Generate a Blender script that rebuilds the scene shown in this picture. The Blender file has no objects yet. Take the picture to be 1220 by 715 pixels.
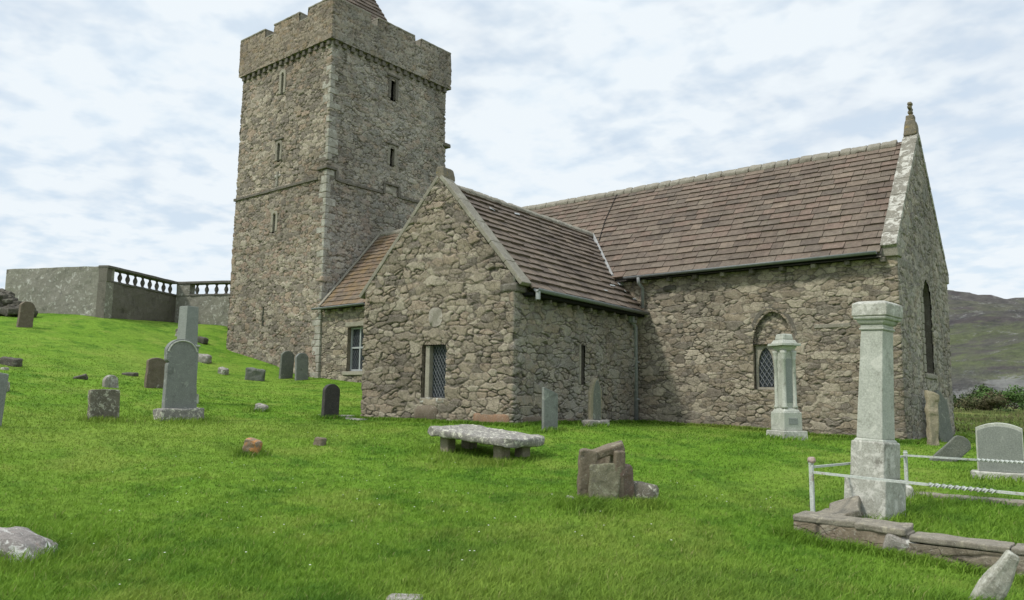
import bpy, bmesh, math, random
import numpy as np
from mathutils import Matrix, Vector
SC=bpy.context.scene
COL=SC.collection
R_=math.radians
# ------------------------------------------------------------------ camera
YAW,PITCH,ROLL,FOC=.6861,.1204,.0125,937.024
CAM=np.array([4.7918,-20.8128,1.6])
def _cam():
    cy,sy=math.cos(YAW),math.sin(YAW);cp,sp=math.cos(PITCH),math.sin(PITCH)
    F=Vector((-sy*cp,cy*cp,sp));R=Vector((cy,sy,0));U=R.cross(F)
    cr,sr=math.cos(ROLL),math.sin(ROLL)
    R2=R*cr+U*sr;U2=-R*sr+U*cr
    m=Matrix(((R2.x,U2.x,-F.x,CAM[0]),(R2.y,U2.y,-F.y,CAM[1]),(R2.z,U2.z,-F.z,CAM[2]),(0,0,0,1)))
    cd=bpy.data.cameras.new('camera');cd.sensor_width=36;cd.lens=FOC/1220*36;cd.clip_start=.1;cd.clip_end=9000
    o=bpy.data.objects.new('camera',cd);COL.objects.link(o);o.matrix_world=m;SC.camera=o
_cam()
# ------------------------------------------------------------------ sky, sun, exposure
SUN_EL,SUN_AZ=50.0,203.0      # azimuth: compass degrees, 180 = south, 270 = west
def _sky():
    w=bpy.data.worlds.new('World');SC.world=w;w.use_nodes=True
    nt=w.node_tree;nt.nodes.clear();N=nt.nodes.new;L=nt.links.new
    out=N('ShaderNodeOutputWorld')
    sky=N('ShaderNodeTexSky');sky.sky_type='NISHITA';sky.sun_disc=False
    sky.sun_elevation=R_(SUN_EL);sky.sun_rotation=R_(SUN_AZ);sky.air_density=1;sky.dust_density=1.5;sky.ozone_density=1
    b1=N('ShaderNodeBackground');b1.inputs[1].default_value=.13;L(sky.outputs[0],b1.inputs[0])
    tc=N('ShaderNodeTexCoord');sp=N('ShaderNodeSeparateXYZ');L(tc.outputs['Generated'],sp.inputs[0])
    def mth(op,a,b=None,c=None):
        n=N('ShaderNodeMath');n.operation=op
        for i,v in enumerate((a,b,c)):
            if v is None: continue
            if isinstance(v,(int,float)): n.inputs[i].default_value=v
            else: L(v,n.inputs[i])
        return n.outputs[0]
    zz=mth('ADD',mth('MAXIMUM',sp.outputs[2],0.0),.16)
    cb=N('ShaderNodeCombineXYZ');L(mth('DIVIDE',sp.outputs[0],zz),cb.inputs[0]);L(mth('DIVIDE',sp.outputs[1],zz),cb.inputs[1])
    def noise(scale,det,rough,off,dist=0):
        m=N('ShaderNodeMapping');m.inputs['Location'].default_value=off;L(cb.outputs[0],m.inputs[0])
        n=N('ShaderNodeTexNoise');n.inputs['Scale'].default_value=scale;n.inputs['Detail'].default_value=det;n.inputs['Roughness'].default_value=rough;n.inputs['Distortion'].default_value=dist
        L(m.outputs[0],n.inputs['Vector']);return n.outputs[0]
    big=noise(.9,3,.5,(3.1,1.7,0));mid=noise(3.6,5,.5,(7,2,0),.2);fine=noise(9,3,.5,(1,5,0),.1)
    puff=mth('ADD',mth('MULTIPLY',mid,.62),mth('MULTIPLY',fine,.38))
    r=N('ShaderNodeValToRGB');L(mth('ADD',puff,mth('MULTIPLY',mth('SUBTRACT',big,.5),.55)),r.inputs[0])
    r.color_ramp.elements[0].position=.36;r.color_ramp.elements[0].color=(.76,.76,.76,1)
    r.color_ramp.elements[1].position=.52;r.color_ramp.elements[1].color=(1,1,1,1)
    r2=N('ShaderNodeValToRGB');L(mth('ADD',puff,mth('MULTIPLY',mth('SUBTRACT',fine,.5),.5)),r2.inputs[0]);r2.color_ramp.elements[0].position=.34;r2.color_ramp.elements[0].color=(.69,.785,.87,1)
    r2.color_ramp.elements[1].position=.54;r2.color_ramp.elements[1].color=(.79,.85,.895,1)
    b2=N('ShaderNodeBackground');zb=mth('MULTIPLY',mth('MAXIMUM',mth('SUBTRACT',sp.outputs[2],.45),0.0),1.7);L(mth('ADD',zb,.955),b2.inputs[1]);L(r2.outputs[0],b2.inputs[0])
    mx=N('ShaderNodeMixShader');L(r.outputs[0],mx.inputs[0]);L(b1.outputs[0],mx.inputs[1]);L(b2.outputs[0],mx.inputs[2])
    L(mx.outputs[0],out.inputs[0])
    sd=bpy.data.lights.new('sun','SUN');sd.energy=2.2;sd.angle=R_(6);sd.color=(1,.95,.86)
    s=bpy.data.objects.new('sun',sd);COL.objects.link(s)
    a=R_(SUN_AZ);d=Vector((math.sin(a)*math.cos(R_(SUN_EL)),math.cos(a)*math.cos(R_(SUN_EL)),math.sin(R_(SUN_EL))))
    s.rotation_euler=d.to_track_quat('Z','Y').to_euler();s.location=(0,-30,40)
_sky()
SC.view_settings.view_transform='Standard';SC.view_settings.look='None';SC.view_settings.gamma=1;SC.view_settings.exposure=.2
SC.view_settings.use_curve_mapping=False
# ------------------------------------------------------------------ noise helpers
def h2(ix,iy,seed=0):
    ix=np.asarray(ix,dtype=np.int64);iy=np.asarray(iy,dtype=np.int64)
    n=(ix*374761393+iy*668265263+seed*1274126177)&0xffffffff
    n=((n^(n>>13))*1274126177)&0xffffffff
    n=((n^(n>>16))*2246822519)&0xffffffff
    n=n^(n>>15)
    return (n&0xffffff)/float(0x1000000)
def vn2(x,y,seed=0):
    x=np.asarray(x,float);y=np.asarray(y,float)
    ix=np.floor(x);iy=np.floor(y);fx=x-ix;fy=y-iy;fx=fx*fx*(3-2*fx);fy=fy*fy*(3-2*fy)
    a=h2(ix,iy,seed);b=h2(ix+1,iy,seed);c=h2(ix,iy+1,seed);d=h2(ix+1,iy+1,seed)
    return (a*(1-fx)+b*fx)*(1-fy)+(c*(1-fx)+d*fx)*fy
def fbm2(x,y,o=4,seed=0):
    s=0;a=.5;t=0
    for i in range(o):
        s=s+a*vn2(x*2**i,y*2**i,seed+i*17);t+=a;a*=.5
    return s/t-.5
def vn3(p,seed=0):
    i=np.floor(p);f=p-i;f=f*f*(3-2*f);r=0
    for k in (0,1):
        wz=f[:,2] if k else 1-f[:,2]
        for j in (0,1):
            wy=f[:,1] if j else 1-f[:,1]
            for q in (0,1):
                wx=f[:,0] if q else 1-f[:,0]
                r=r+wx*wy*wz*h2(i[:,0]+q+(i[:,2]+k)*1013,i[:,1]+j,seed)
    return r
def fbm3(p,o=3,seed=0):
    s=0;a=.5;t=0
    for i in range(o): s=s+a*vn3(p*2**i,seed+i*31);t+=a;a*=.5
    return s/t-.5
def sm(a,b,x):
    t=np.clip((np.asarray(x,float)-a)/(b-a),0,1);return t*t*(3-2*t)
# ------------------------------------------------------------------ terrain height
CTRL=[(1.5,-12.0,0.0),(2.0,-12.0,-0.08),(3.0,-12.1,-.17),(4.2,-12.0,-.20),(3.2,-11.0,.05),(3.0,-9.5,.14),(4.80,-20.80,0.00),(6.00,-24.00,-0.10),(-2.00,-25.00,0.20),(12.00,-20.00,-0.30),(-12.00,-22.00,1.00),(-24.00,-20.00,2.60),(-34.00,-16.00,4.00),(-45.00,-12.00,5.20),(-50.00,5.00,5.40),(-40.00,14.00,5.40),(-28.00,14.00,4.50),(-15.00,14.00,2.00),(-5.00,14.00,0.60),(6.00,14.00,0.60),(14.00,6.00,0.50),(16.00,-6.00,0.10),(16.00,-14.00,-0.20),(-12.00,0.00,1.25),(-10.20,-3.00,0.95),(3.00,20.00,0.80),(14.00,24.00,0.90),(-10.00,25.00,1.00),(-29.89,0.00,3.56),(-27.92,0.00,3.24),(-25.89,0.00,2.93),(-23.27,0.00,2.35),(-19.75,0.00,2.02),(-7.56,0.00,0.84),(-4.18,0.00,0.74),(-1.73,0.00,0.62),(-0.03,0.00,0.57),(0.00,5.89,0.55),(-12.09,-6.45,0.95),(-6.87,-6.45,0.90),(-2.40,-18.12,-0.00),(0.74,-15.81,0.02),(3.48,-13.44,0.02),(-4.20,-17.50,-0.05),(-0.93,-11.87,0.23),(-4.96,-9.34,0.42),(-13.10,-11.27,0.93),(-12.39,-7.44,0.94),(1.76,-9.65,0.06),(2.74,-5.63,0.33),(-1.68,-3.06,0.71),(-13.44,-12.85,0.95),(-11.74,-15.36,0.88),(-24.38,-0.53,2.23),(-31.89,-8.29,4.17),(-19.43,-8.76,1.69),(-34.24,-3.85,5.10),(-39.75,-6.45,5.34),(-37.05,1.05,5.29),(-34.14,2.47,5.21),(-38.30,3.17,5.56),(-43.58,-1.24,6.11),(0.50,14.84,0.91),(-7.96,-12.60,0.50),(-8.07,-11.01,0.62)]

_cx=np.array(CTRL);_X=_cx[:,:2];_n=len(_X)
def _phi(r): return r*r*np.log(r+1e-9)
_A=np.zeros((_n+3,_n+3));_A[:_n,:_n]=_phi(np.linalg.norm(_X[:,None]-_X[None],axis=2))+np.eye(_n)*3.0
_A[:_n,_n]=1;_A[:_n,_n+1:]=_X;_A[_n,:_n]=1;_A[_n+1:,:_n]=_X.T
_W=np.linalg.solve(_A,np.r_[_cx[:,2],0,0,0])
def gz(x,y):
    x=np.atleast_1d(np.asarray(x,float)).ravel();y=np.atleast_1d(np.asarray(y,float)).ravel()
    out=np.zeros(len(x))
    for a in range(0,len(x),60000):
        xx=x[a:a+60000];yy=y[a:a+60000]
        r=np.hypot(_X[:,0][None]-xx[:,None],_X[:,1][None]-yy[:,None])
        out[a:a+60000]=_phi(r)@_W[:_n]+_W[_n]+_W[_n+1]*xx+_W[_n+2]*yy
    d=np.hypot((x+14)/1.25,y+2)
    k=sm(32,70,d)
    far=.35+.9*fbm2(x/60,y/60,3,5)*sm(60,200,d)-3*sm(120,400,np.where(y<60,d,0))
    east=sm(18,30,y)*sm(-30,-5,x)
    out=out*(1-k)+far*k
    out=out*(1-east)+(.55+.25*fbm2(x/9,y/9,3,3))*east*(1-k)+east*k*out
    out=out+.10*fbm2(x/2.3,y/2.3,3,9)+.035*fbm2(x/.5,y/.5,2,19)
    return out
def g1(x,y): return float(gz(x,y)[0])
# ------------------------------------------------------------------ object helpers
def props(o,label=None,cat=None,group=None,kind=None):
    if label: o['label']=label
    if cat: o['category']=cat
    if group: o['group']=group
    if kind: o['kind']=kind
    return o
def empty(name,loc=(0,0,0),rot=(0,0,0),label=None,cat=None,group=None):
    o=bpy.data.objects.new(name,None);COL.objects.link(o);o.location=loc;o.rotation_euler=rot
    o.empty_display_size=.2
    return props(o,label,cat,group)
class G:
    def __init__(s): s.v=[];s.f=[];s.a=[];s.n=0
    def add(s,v,f,cid=None):
        v=np.asarray(v,float).reshape(-1,3);s.v.append(v)
        s.f+= [tuple(int(i)+s.n for i in q) for q in f]
        s.a.append(np.full(len(v),random.random() if cid is None else cid));s.n+=len(v);return s
    def box(s,x0,x1,y0,y1,z0,z1,M=None,cid=None):
        v=np.array([(x,y,z) for z in (z0,z1) for y in (y0,y1) for x in (x0,x1)],float)
        if M is not None: v=xf(v,M)
        return s.add(v,[(0,2,3,1),(4,5,7,6),(0,1,5,4),(2,6,7,3),(0,4,6,2),(1,3,7,5)],cid)
    def obj(s,name,mat,parent=None,smooth=False):
        return mesh(name,np.concatenate(s.v),s.f,mat,parent,smooth,{'cid':np.concatenate(s.a)})
def xf(v,M):
    M=np.array(M);v=np.asarray(v,float);return v@M[:3,:3].T+M[:3,3]
def mesh(name,v,f,mat,parent=None,smooth=False,attrs=None):
    me=bpy.data.meshes.new(name);v=np.asarray(v,float)
    if isinstance(f,np.ndarray):
        k=f.shape[1];me.vertices.add(len(v));me.vertices.foreach_set('co',v.astype(np.float32).ravel())
        me.loops.add(f.size);me.loops.foreach_set('vertex_index',f.astype(np.int32).ravel())
        me.polygons.add(len(f));me.polygons.foreach_set('loop_start',np.arange(0,f.size,k,dtype=np.int32))
        me.update(calc_edges=True)
    else:
        me.from_pydata(v.tolist(),[],f);me.update()
    if attrs:
        for k,a in attrs.items():
            at=me.attributes.new(k,'FLOAT','POINT');at.data.foreach_set('value',np.asarray(a,np.float32))
    if smooth: me.polygons.foreach_set('use_smooth',np.ones(len(me.polygons),bool));me.update()
    o=bpy.data.objects.new(name,me);COL.objects.link(o)
    if mat: me.materials.append(mat)
    if parent: o.parent=parent
    return o
def fixn(o):
    bm=bmesh.new();bm.from_mesh(o.data);bmesh.ops.recalc_face_normals(bm,faces=bm.faces);bm.to_mesh(o.data);bm.free();return o
def rbox(sx,sy,sz,r=.03,step=.12,z0=True):
    """rounded box, grid-subdivided; base at z=0"""
    def ax(h):
        n=max(1,int(round((2*h-2*r)/step)))
        return np.concatenate([[-h,-h+r*.3],np.linspace(-h+r,h-r,n+1),[h-r*.3,h]])
    X,Y,Z=ax(sx/2),ax(sy/2),ax(sz/2);idx={};V=[];Fs=[]
    def vid(i,j,k):
        q=(i,j,k)
        if q not in idx: idx[q]=len(V);V.append((X[i],Y[j],Z[k]))
        return idx[q]
    nx,ny,nz=len(X)-1,len(Y)-1,len(Z)-1
    for i in range(nx):
        for j in range(ny):
            Fs.append((vid(i,j,0),vid(i,j+1,0),vid(i+1,j+1,0),vid(i+1,j,0)));Fs.append((vid(i,j,nz),vid(i+1,j,nz),vid(i+1,j+1,nz),vid(i,j+1,nz)))
    for i in range(nx):
        for k in range(nz):
            Fs.append((vid(i,0,k),vid(i+1,0,k),vid(i+1,0,k+1),vid(i,0,k+1)));Fs.append((vid(i,ny,k),vid(i,ny,k+1),vid(i+1,ny,k+1),vid(i+1,ny,k)))
    for j in range(ny):
        for k in range(nz):
            Fs.append((vid(0,j,k),vid(0,j,k+1),vid(0,j+1,k+1),vid(0,j+1,k)));Fs.append((vid(nx,j,k),vid(nx,j+1,k),vid(nx,j+1,k+1),vid(nx,j,k+1)))
    V=np.array(V);H=np.array([sx/2-r,sy/2-r,sz/2-r]);c=np.clip(V,-H,H);d=V-c;l=np.linalg.norm(d,axis=1,keepdims=True);l[l<1e-9]=1
    V=c+d/l*r
    V[:,2]+=sz/2
    return V,Fs
def rough(v,amp,scale,seed,o=3):
    v=np.asarray(v,float)
    q=v*scale+seed*7.31+100
    return v+np.stack([fbm3(q,o,seed),fbm3(q+31.7,o,seed+3),fbm3(q+71.3,o,seed+5)],1)*2*amp
def TM(loc=(0,0,0),rot=(0,0,0)):
    from mathutils import Euler
    return Matrix.Translation(Vector(loc))@Euler(rot).to_matrix().to_4x4()
def tube(pts,r,seg=8,caps=True):
    P=[Vector(p) for p in pts];V=[];Fs=[]
    rr=r if hasattr(r,'__len__') else [r]*len(P)
    for i,p in enumerate(P):
        d=(P[min(i+1,len(P)-1)]-P[max(i-1,0)]).normalized()
        a=d.cross(Vector((0,0,1)));a=a if a.length>.05 else Vector((1,0,0));a.normalize();b=d.cross(a)
        for k in range(seg):
            t=2*math.pi*k/seg;V.append(tuple(p+(a*math.cos(t)+b*math.sin(t))*rr[i]))
    for i in range(len(P)-1):
        for k in range(seg): Fs.append((i*seg+k,i*seg+(k+1)%seg,(i+1)*seg+(k+1)%seg,(i+1)*seg+k))
    if caps: Fs.append(tuple(range(seg-1,-1,-1)));Fs.append(tuple((len(P)-1)*seg+k for k in range(seg)))
    return V,Fs
def lathe(prof,seg=14,base=(0,0,0)):
    V=[];Fs=[];n=len(prof)
    for r,z in prof:
        for k in range(seg): t=2*math.pi*k/seg;V.append((base[0]+r*math.cos(t),base[1]+r*math.sin(t),base[2]+z))
    for i in range(n-1):
        for k in range(seg): Fs.append((i*seg+k,i*seg+(k+1)%seg,(i+1)*seg+(k+1)%seg,(i+1)*seg+k))
    Fs.append(tuple(range(seg-1,-1,-1)));Fs.append(tuple((n-1)*seg+k for k in range(seg)))
    return V,Fs
# ------------------------------------------------------------------ materials
def newmat(name):
    m=bpy.data.materials.new(name);m.use_nodes=True;nt=m.node_tree;nt.nodes.clear()
    out=nt.nodes.new('ShaderNodeOutputMaterial');b=nt.nodes.new('ShaderNodeBsdfPrincipled');nt.links.new(b.outputs[0],out.inputs[0])
    b.inputs['Roughness'].default_value=.9
    for k in ('Specular IOR Level',):
        if k in b.inputs: b.inputs[k].default_value=.25
    return m,nt,b
class NT:
    def __init__(s,nt): s.nt=nt;s.tc=None
    def N(s,t): return s.nt.nodes.new(t)
    def L(s,a,b): s.nt.links.new(a,b)
    def co(s,scale=(1,1,1),use='Object',rnd=False):
        if s.tc is None: s.tc=s.N('ShaderNodeTexCoord')
        m=s.N('ShaderNodeMapping');m.inputs['Scale'].default_value=scale;s.L(s.tc.outputs[use],m.inputs[0])
        if rnd:
            oi=s.N('ShaderNodeObjectInfo');mm=s.N('ShaderNodeMath');mm.operation='MULTIPLY';mm.inputs[1].default_value=40;s.L(oi.outputs['Random'],mm.inputs[0])
            s.L(mm.outputs[0],m.inputs['Location'])
        return m.outputs[0]
    def noise(s,vec,scale,det=4,rough=.55,dist=0,off=0):
        if off:
            m=s.N('ShaderNodeMapping');m.inputs['Location'].default_value=(off,off*1.7,off*.6);s.L(vec,m.inputs[0]);vec=m.outputs[0]
        n=s.N('ShaderNodeTexNoise');n.inputs['Scale'].default_value=scale;n.inputs['Detail'].default_value=det;n.inputs['Roughness'].default_value=rough;n.inputs['Distortion'].default_value=dist
        s.L(vec,n.inputs['Vector']);return n.outputs[0]
    def ramp(s,fac,els,interp='LINEAR'):
        r=s.N('ShaderNodeValToRGB');cr=r.color_ramp;cr.interpolation=interp
        while len(cr.elements)<len(els): cr.elements.new(.5)
        for e,(p,c) in zip(cr.elements,els):
            e.position=p;e.color=(c,c,c,1) if isinstance(c,(int,float)) else (*c,1)
        s.L(fac,r.inputs[0]);return r.outputs[0]
    def mix(s,fac,a,b,mode='MIX'):
        m=s.N('ShaderNodeMix');m.data_type='RGBA';m.blend_type=mode
        for sock,v in ((m.inputs[0],fac),(m.inputs[6],a),(m.inputs[7],b)):
            if isinstance(v,(int,float)): sock.default_value=v
            elif isinstance(v,tuple): sock.default_value=(*v,1)
            else: s.L(v,sock)
        return m.outputs[2]
    def math(s,op,a,b=None):
        n=s.N('ShaderNodeMath');n.operation=op
        for i,v in enumerate((a,b)):
            if v is None: continue
            if isinstance(v,(int,float)): n.inputs[i].default_value=v
            else: s.L(v,n.inputs[i])
        return n.outputs[0]
    def attr(s,name):
        a=s.N('ShaderNodeAttribute');a.attribute_name=name;return a.outputs['Fac']
    def bump(s,b,h,strength=.5,dist=.02):
        n=s.N('ShaderNodeBump');n.inputs['Strength'].default_value=strength;n.inputs['Distance'].default_value=dist
        s.L(h,n.inputs['Height']);s.L(n.outputs[0],b.inputs['Normal'])
def rubble_mat(name,pal,mortar,lich=(.39,.37,.30),lamt=.28,lo=.57):
    pal=[(c[0]*1.05,c[1]*1.0,c[2]*.97) for c in pal];mean=[sum(c[i] for c in pal)/len(pal) for i in range(3)]
    pal=[tuple(mean[i]*.18+c[i]*.82 for i in range(3)) for c in pal]
    m,nt,b=newmat(name);q=NT(nt);v=q.co();cid=q.attr('cid');mo=q.attr('mort')
    n=len(pal);base=q.ramp(cid,[(i/n,c) for i,c in enumerate(pal)],'CONSTANT')
    big=q.noise(v,.35,3,.55,0,4)
    n1=q.noise(v,10,6,.78,.4);base=q.mix(.62,base,q.ramp(n1,[(.30,.35),(.5,1.0),(.70,1.65)]),'MULTIPLY')
    li=q.noise(v,3.2,6,.72,.4,11);li=q.math('MULTIPLY',q.ramp(li,[(lo,0.),(lo+.1,1.)]),lamt)
    base=q.mix(li,base,lich)
    east_skylight=q.math('MULTIPLY',q.attr('lichen'),q.ramp(q.noise(v,2.1,6,.7,.4,41),[(.36,.0),(.60,.62)]));base=q.mix(east_skylight,base,q.mix(q.noise(v,12,4,.7,0,8),(.19,.187,.17),(.37,.365,.335)))  # east-facing walls tinted grey: cool skylight on the shaded side put into colour
    sp=q.ramp(q.noise(v,28,3,.6,0,5),[(.60,0.),(.68,.55)]);base=q.mix(sp,base,(.42,.41,.36))
    yl=q.math('MULTIPLY',q.ramp(q.noise(v,1.3,5,.65,0,21),[(.56,0.),(.70,1.)]),.18);base=q.mix(yl,base,(.22,.19,.09))
    base=q.mix(q.ramp(mo,[(.1,0.),(.9,.85)]),base,q.mix(q.noise(v,14,3,.6,0,2),tuple(c*.18 for c in mortar),tuple(c*.8 for c in mortar)))  # mortar, darkened so its colour also carries the occlusion inside the joints
    base=q.mix(1.,base,q.ramp(big,[(.3,.72),(.5,1.),(.7,1.18)]),'MULTIPLY')
    # fine cracks and small pinning stones between the big ones
    dn=q.N('ShaderNodeTexNoise');dn.inputs['Scale'].default_value=3.5;dn.inputs['Detail'].default_value=4;q.L(v,dn.inputs['Vector'])
    vm=q.N('ShaderNodeVectorMath');vm.operation='MULTIPLY_ADD';q.L(dn.outputs['Color'],vm.inputs[0]);vm.inputs[1].default_value=(.22,.22,.22);q.L(q.co((1,1,1.55)),vm.inputs[2])
    vo=q.N('ShaderNodeTexVoronoi');vo.feature='DISTANCE_TO_EDGE';vo.inputs['Scale'].default_value=4.6;q.L(vm.outputs[0],vo.inputs['Vector'])
    ck=q.ramp(vo.outputs['Distance'],[(.0,1.),(.05,0.)]);msk=q.ramp(q.noise(v,1.7,4,.65,0,51),[(.44,0.),(.56,.8)])
    cr=q.math('MULTIPLY',ck,msk);base=q.mix(cr,base,q.mix(1.,base,(.30,.28,.26),'MULTIPLY'))
    pit=q.ramp(q.noise(v,13,5,.8,.2,61),[(.30,.75),(.37,0.)]);base=q.mix(pit,base,q.mix(1.,base,(.28,.27,.25),'MULTIPLY'))
    q.L(base,b.inputs['Base Color'])
    hh=q.math('SUBTRACT',q.noise(v,24,6,.75),q.math('MULTIPLY',q.math('ADD',cr,pit),.7));q.bump(b,hh,.8,.025);return m
def stone_mat(name,a,c,lich=(.45,.44,.38),lamt=.6,lo=.56,scale=6,dark=None,bump=.5,speck=.3,lich2=None):
    m,nt,b=newmat(name);q=NT(nt);v=q.co(rnd=True)
    base=q.mix(q.ramp(q.noise(v,scale,6,.65),[(.3,0.),(.7,1.)]),a,c)
    base=q.mix(.6,base,q.ramp(q.noise(v,45,3,.7,0,3),[(.3,.6),(.7,1.35)]),'MULTIPLY')
    li=q.math('MULTIPLY',q.ramp(q.noise(v,scale*.9,7,.75,.6,9),[(lo,0.),(lo+.07,1.)]),lamt);base=q.mix(li,base,lich)
    if dark:
        dk=q.math('MULTIPLY',q.ramp(q.noise(v,scale*.6,6,.7,.3,19),[(.56,0.),(.66,1.)]),.7);base=q.mix(dk,base,dark)
    if lich2:
        dk=q.ramp(q.noise(v,scale*.45,4,.6,.3,29),[(.58,0.),(.66,.8)]);base=q.mix(dk,base,lich2)
    base=q.mix(q.ramp(q.noise(v,60,2,.5,0,13),[(.62,0.),(.7,speck)]),base,(.6,.6,.55))
    q.L(base,b.inputs['Base Color']);q.bump(b,q.noise(v,22,6,.75),bump,.015);return m
def plain(name,c,rough=.6,metal=0,var=.25,scale=12,bump=.15):
    m,nt,b=newmat(name);q=NT(nt);v=q.co()
    base=q.mix(1.,c,q.ramp(q.noise(v,scale,5,.7),[(.25,1-var*1.4),(.75,1+var)]),'MULTIPLY')
    q.L(base,b.inputs['Base Color']);b.inputs['Roughness'].default_value=rough;b.inputs['Metallic'].default_value=metal
    q.bump(b,q.noise(v,40,4,.7),bump,.01);return m
def slate_mat(name,pal,moss=(.16,.15,.10),west=False):
    pal=[(c[0]*.93,c[1]*.855,c[2]*.83) for c in pal]
    m,nt,b=newmat(name);q=NT(nt);v=q.co();cid=q.attr('cid');n=len(pal)
    base=q.ramp(cid,[(i/n,c) for i,c in enumerate(pal)],'LINEAR')
    base=q.mix(.8,base,q.ramp(q.noise(v,7,6,.72),[(.25,.5),(.5,1.),(.78,1.5)]),'MULTIPLY')
    base=q.mix(.7,base,q.ramp(q.noise(v,.6,3,.6,0,3),[(.3,.72),(.7,1.2)]),'MULTIPLY')
    if west:   # ochre lichen on the sheltered west end of the roof
        sp=q.N('ShaderNodeSeparateXYZ');q.L(v,sp.inputs[0]);mk=q.ramp(q.math('MULTIPLY',q.math('ADD',sp.outputs[0],23.0),.1),[(.30,1.),(.55,0.)])
        base=q.mix(q.math('MULTIPLY',mk,q.ramp(q.noise(v,1.6,5,.7,.3,31),[(.42,.05),(.66,.6)])),base,(.24,.155,.06))
    base=q.mix(q.ramp(q.noise(v,5,6,.75,0,7),[(.58,0.),(.66,.6)]),base,moss)
    base=q.mix(q.ramp(q.noise(v,17,4,.7,0,17),[(.645,0.),(.69,.6)]),base,(.36,.35,.30))
    q.L(base,b.inputs['Base Color']);q.bump(b,q.noise(v,20,6,.75),.6,.015);b.inputs['Roughness'].default_value=.8;return m
M={}
M['nave']=rubble_mat('nave_rubble',[(.24,.21,.165),(.31,.285,.23),(.18,.165,.14),(.265,.228,.172),(.35,.32,.255),(.14,.125,.105),(.27,.25,.20),(.205,.178,.138),(.38,.35,.28)],(.25,.23,.18))
M['transept']=rubble_mat('transept_rubble',[(.225,.20,.155),(.29,.26,.205),(.185,.165,.13),(.25,.22,.17),(.33,.305,.245),(.15,.135,.115),(.27,.225,.175)],(.22,.20,.16),lamt=.3)
M['tower']=rubble_mat('tower_rubble',[(.27,.24,.19),(.34,.31,.25),(.19,.175,.15),(.30,.24,.185),(.37,.345,.285),(.16,.145,.125),(.26,.24,.20),(.27,.21,.17),(.23,.21,.175)],(.30,.27,.215),lamt=.4)
M['parapet']=rubble_mat('parapet_rubble',[(.23,.205,.165),(.28,.245,.19),(.19,.165,.135),(.25,.20,.14),(.31,.28,.225)],(.22,.20,.155),lich=(.27,.20,.11),lamt=.38,lo=.57)
M['slate']=slate_mat('nave_slate',[(.158,.134,.106),(.125,.106,.086),(.198,.168,.132),(.103,.09,.075),(.178,.157,.125),(.142,.122,.098),(.168,.134,.108)],west=True)
M['slate2']=slate_mat('transept_slate',[(.165,.14,.112),(.13,.11,.09),(.19,.16,.125),(.11,.093,.078),(.175,.15,.12)],(.13,.12,.09))
M['slate3']=slate_mat('west_slate',[(.20,.13,.085),(.16,.11,.08),(.24,.16,.09),(.14,.11,.09)],(.28,.17,.06))
M['coping']=stone_mat('coping_stone',(.24,.225,.185),(.16,.15,.125),lich=(.50,.49,.44),lamt=.85,lo=.5,scale=5)
M['coping2']=stone_mat('skew_stone',(.26,.24,.195),(.19,.175,.14),lich=(.36,.35,.29),lamt=.5,lo=.54,scale=5)
M['finial']=stone_mat('finial_stone',(.12,.11,.09),(.20,.17,.12),lich=(.35,.25,.08),lamt=.7,lo=.56,scale=8)
M['dressed']=stone_mat('dressed_stone',(.33,.31,.25),(.25,.23,.185),lich=(.42,.41,.35),lamt=.4,scale=4,speck=.15)
M['quoin']=stone_mat('quoin_stone',(.34,.325,.28),(.22,.205,.17),lich=(.46,.45,.40),lamt=.6,lo=.5,scale=4)
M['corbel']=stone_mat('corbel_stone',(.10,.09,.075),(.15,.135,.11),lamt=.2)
M['gutter']=plain('gutter_paint',(.19,.205,.21),.5,.0,.2)
M['pipe']=plain('pipe_paint',(.25,.26,.26),.5,.0,.25)
M['lead']=plain('lead',(.38,.39,.39),.55,.2,.25,6)
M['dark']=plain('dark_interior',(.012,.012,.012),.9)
M['glass']=plain('old_glass',(.035,.042,.05),.25,0,.5,3,.3)
M['paint']=plain('white_paint',(.36,.38,.38),.5,0,.15)
M['leading']=plain('lead_cames',(.10,.105,.11),.5,.3)
M['whitelead']=plain('pale_lattice',(.20,.21,.22),.5,.1)
M['granite']=stone_mat('pale_granite',(.43,.44,.39),(.35,.365,.315),lich=(.56,.56,.50),lamt=.55,lo=.55,scale=5,dark=(.15,.15,.12),speck=.5,bump=.3)
M['granite2']=stone_mat('plinth_granite',(.40,.405,.36),(.31,.305,.26),lich=(.58,.57,.52),lamt=.8,lo=.51,scale=7,dark=(.14,.13,.11),speck=.5)
M['granite3']=stone_mat('grey_granite',(.25,.265,.25),(.21,.225,.21),lich=(.5,.52,.47),lamt=.5,lo=.62,scale=6,speck=.35,bump=.25)
M['bluegrey']=stone_mat('bluegrey_slate',(.205,.215,.20),(.17,.178,.168),lich=(.40,.42,.37),lamt=.55,lo=.57,scale=5,dark=(.10,.105,.095),speck=.2,bump=.25)
M['panel']=stone_mat('panel_granite',(.19,.205,.185),(.23,.245,.22),lich=(.4,.42,.37),lamt=.3,lo=.6,scale=6,speck=.2,bump=.2)
M['darkslate']=stone_mat('dark_slate',(.045,.043,.042),(.07,.065,.06),lich=(.2,.2,.17),lamt=.35,lo=.62,scale=6,speck=.15)
M['greenslate']=stone_mat('mossy_slate',(.11,.12,.105),(.15,.155,.13),lich=(.34,.35,.30),lamt=.5,lo=.58,scale=6,speck=.3)
M['brown']=stone_mat('brown_stone',(.12,.095,.07),(.17,.14,.105),lich=(.42,.41,.35),lamt=.6,lo=.6,scale=6,speck=.3)
M['lichened']=stone_mat('crusted_stone',(.10,.09,.07),(.17,.155,.12),lich=(.44,.43,.35),lamt=.9,lo=.53,scale=9,speck=.4)
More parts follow.
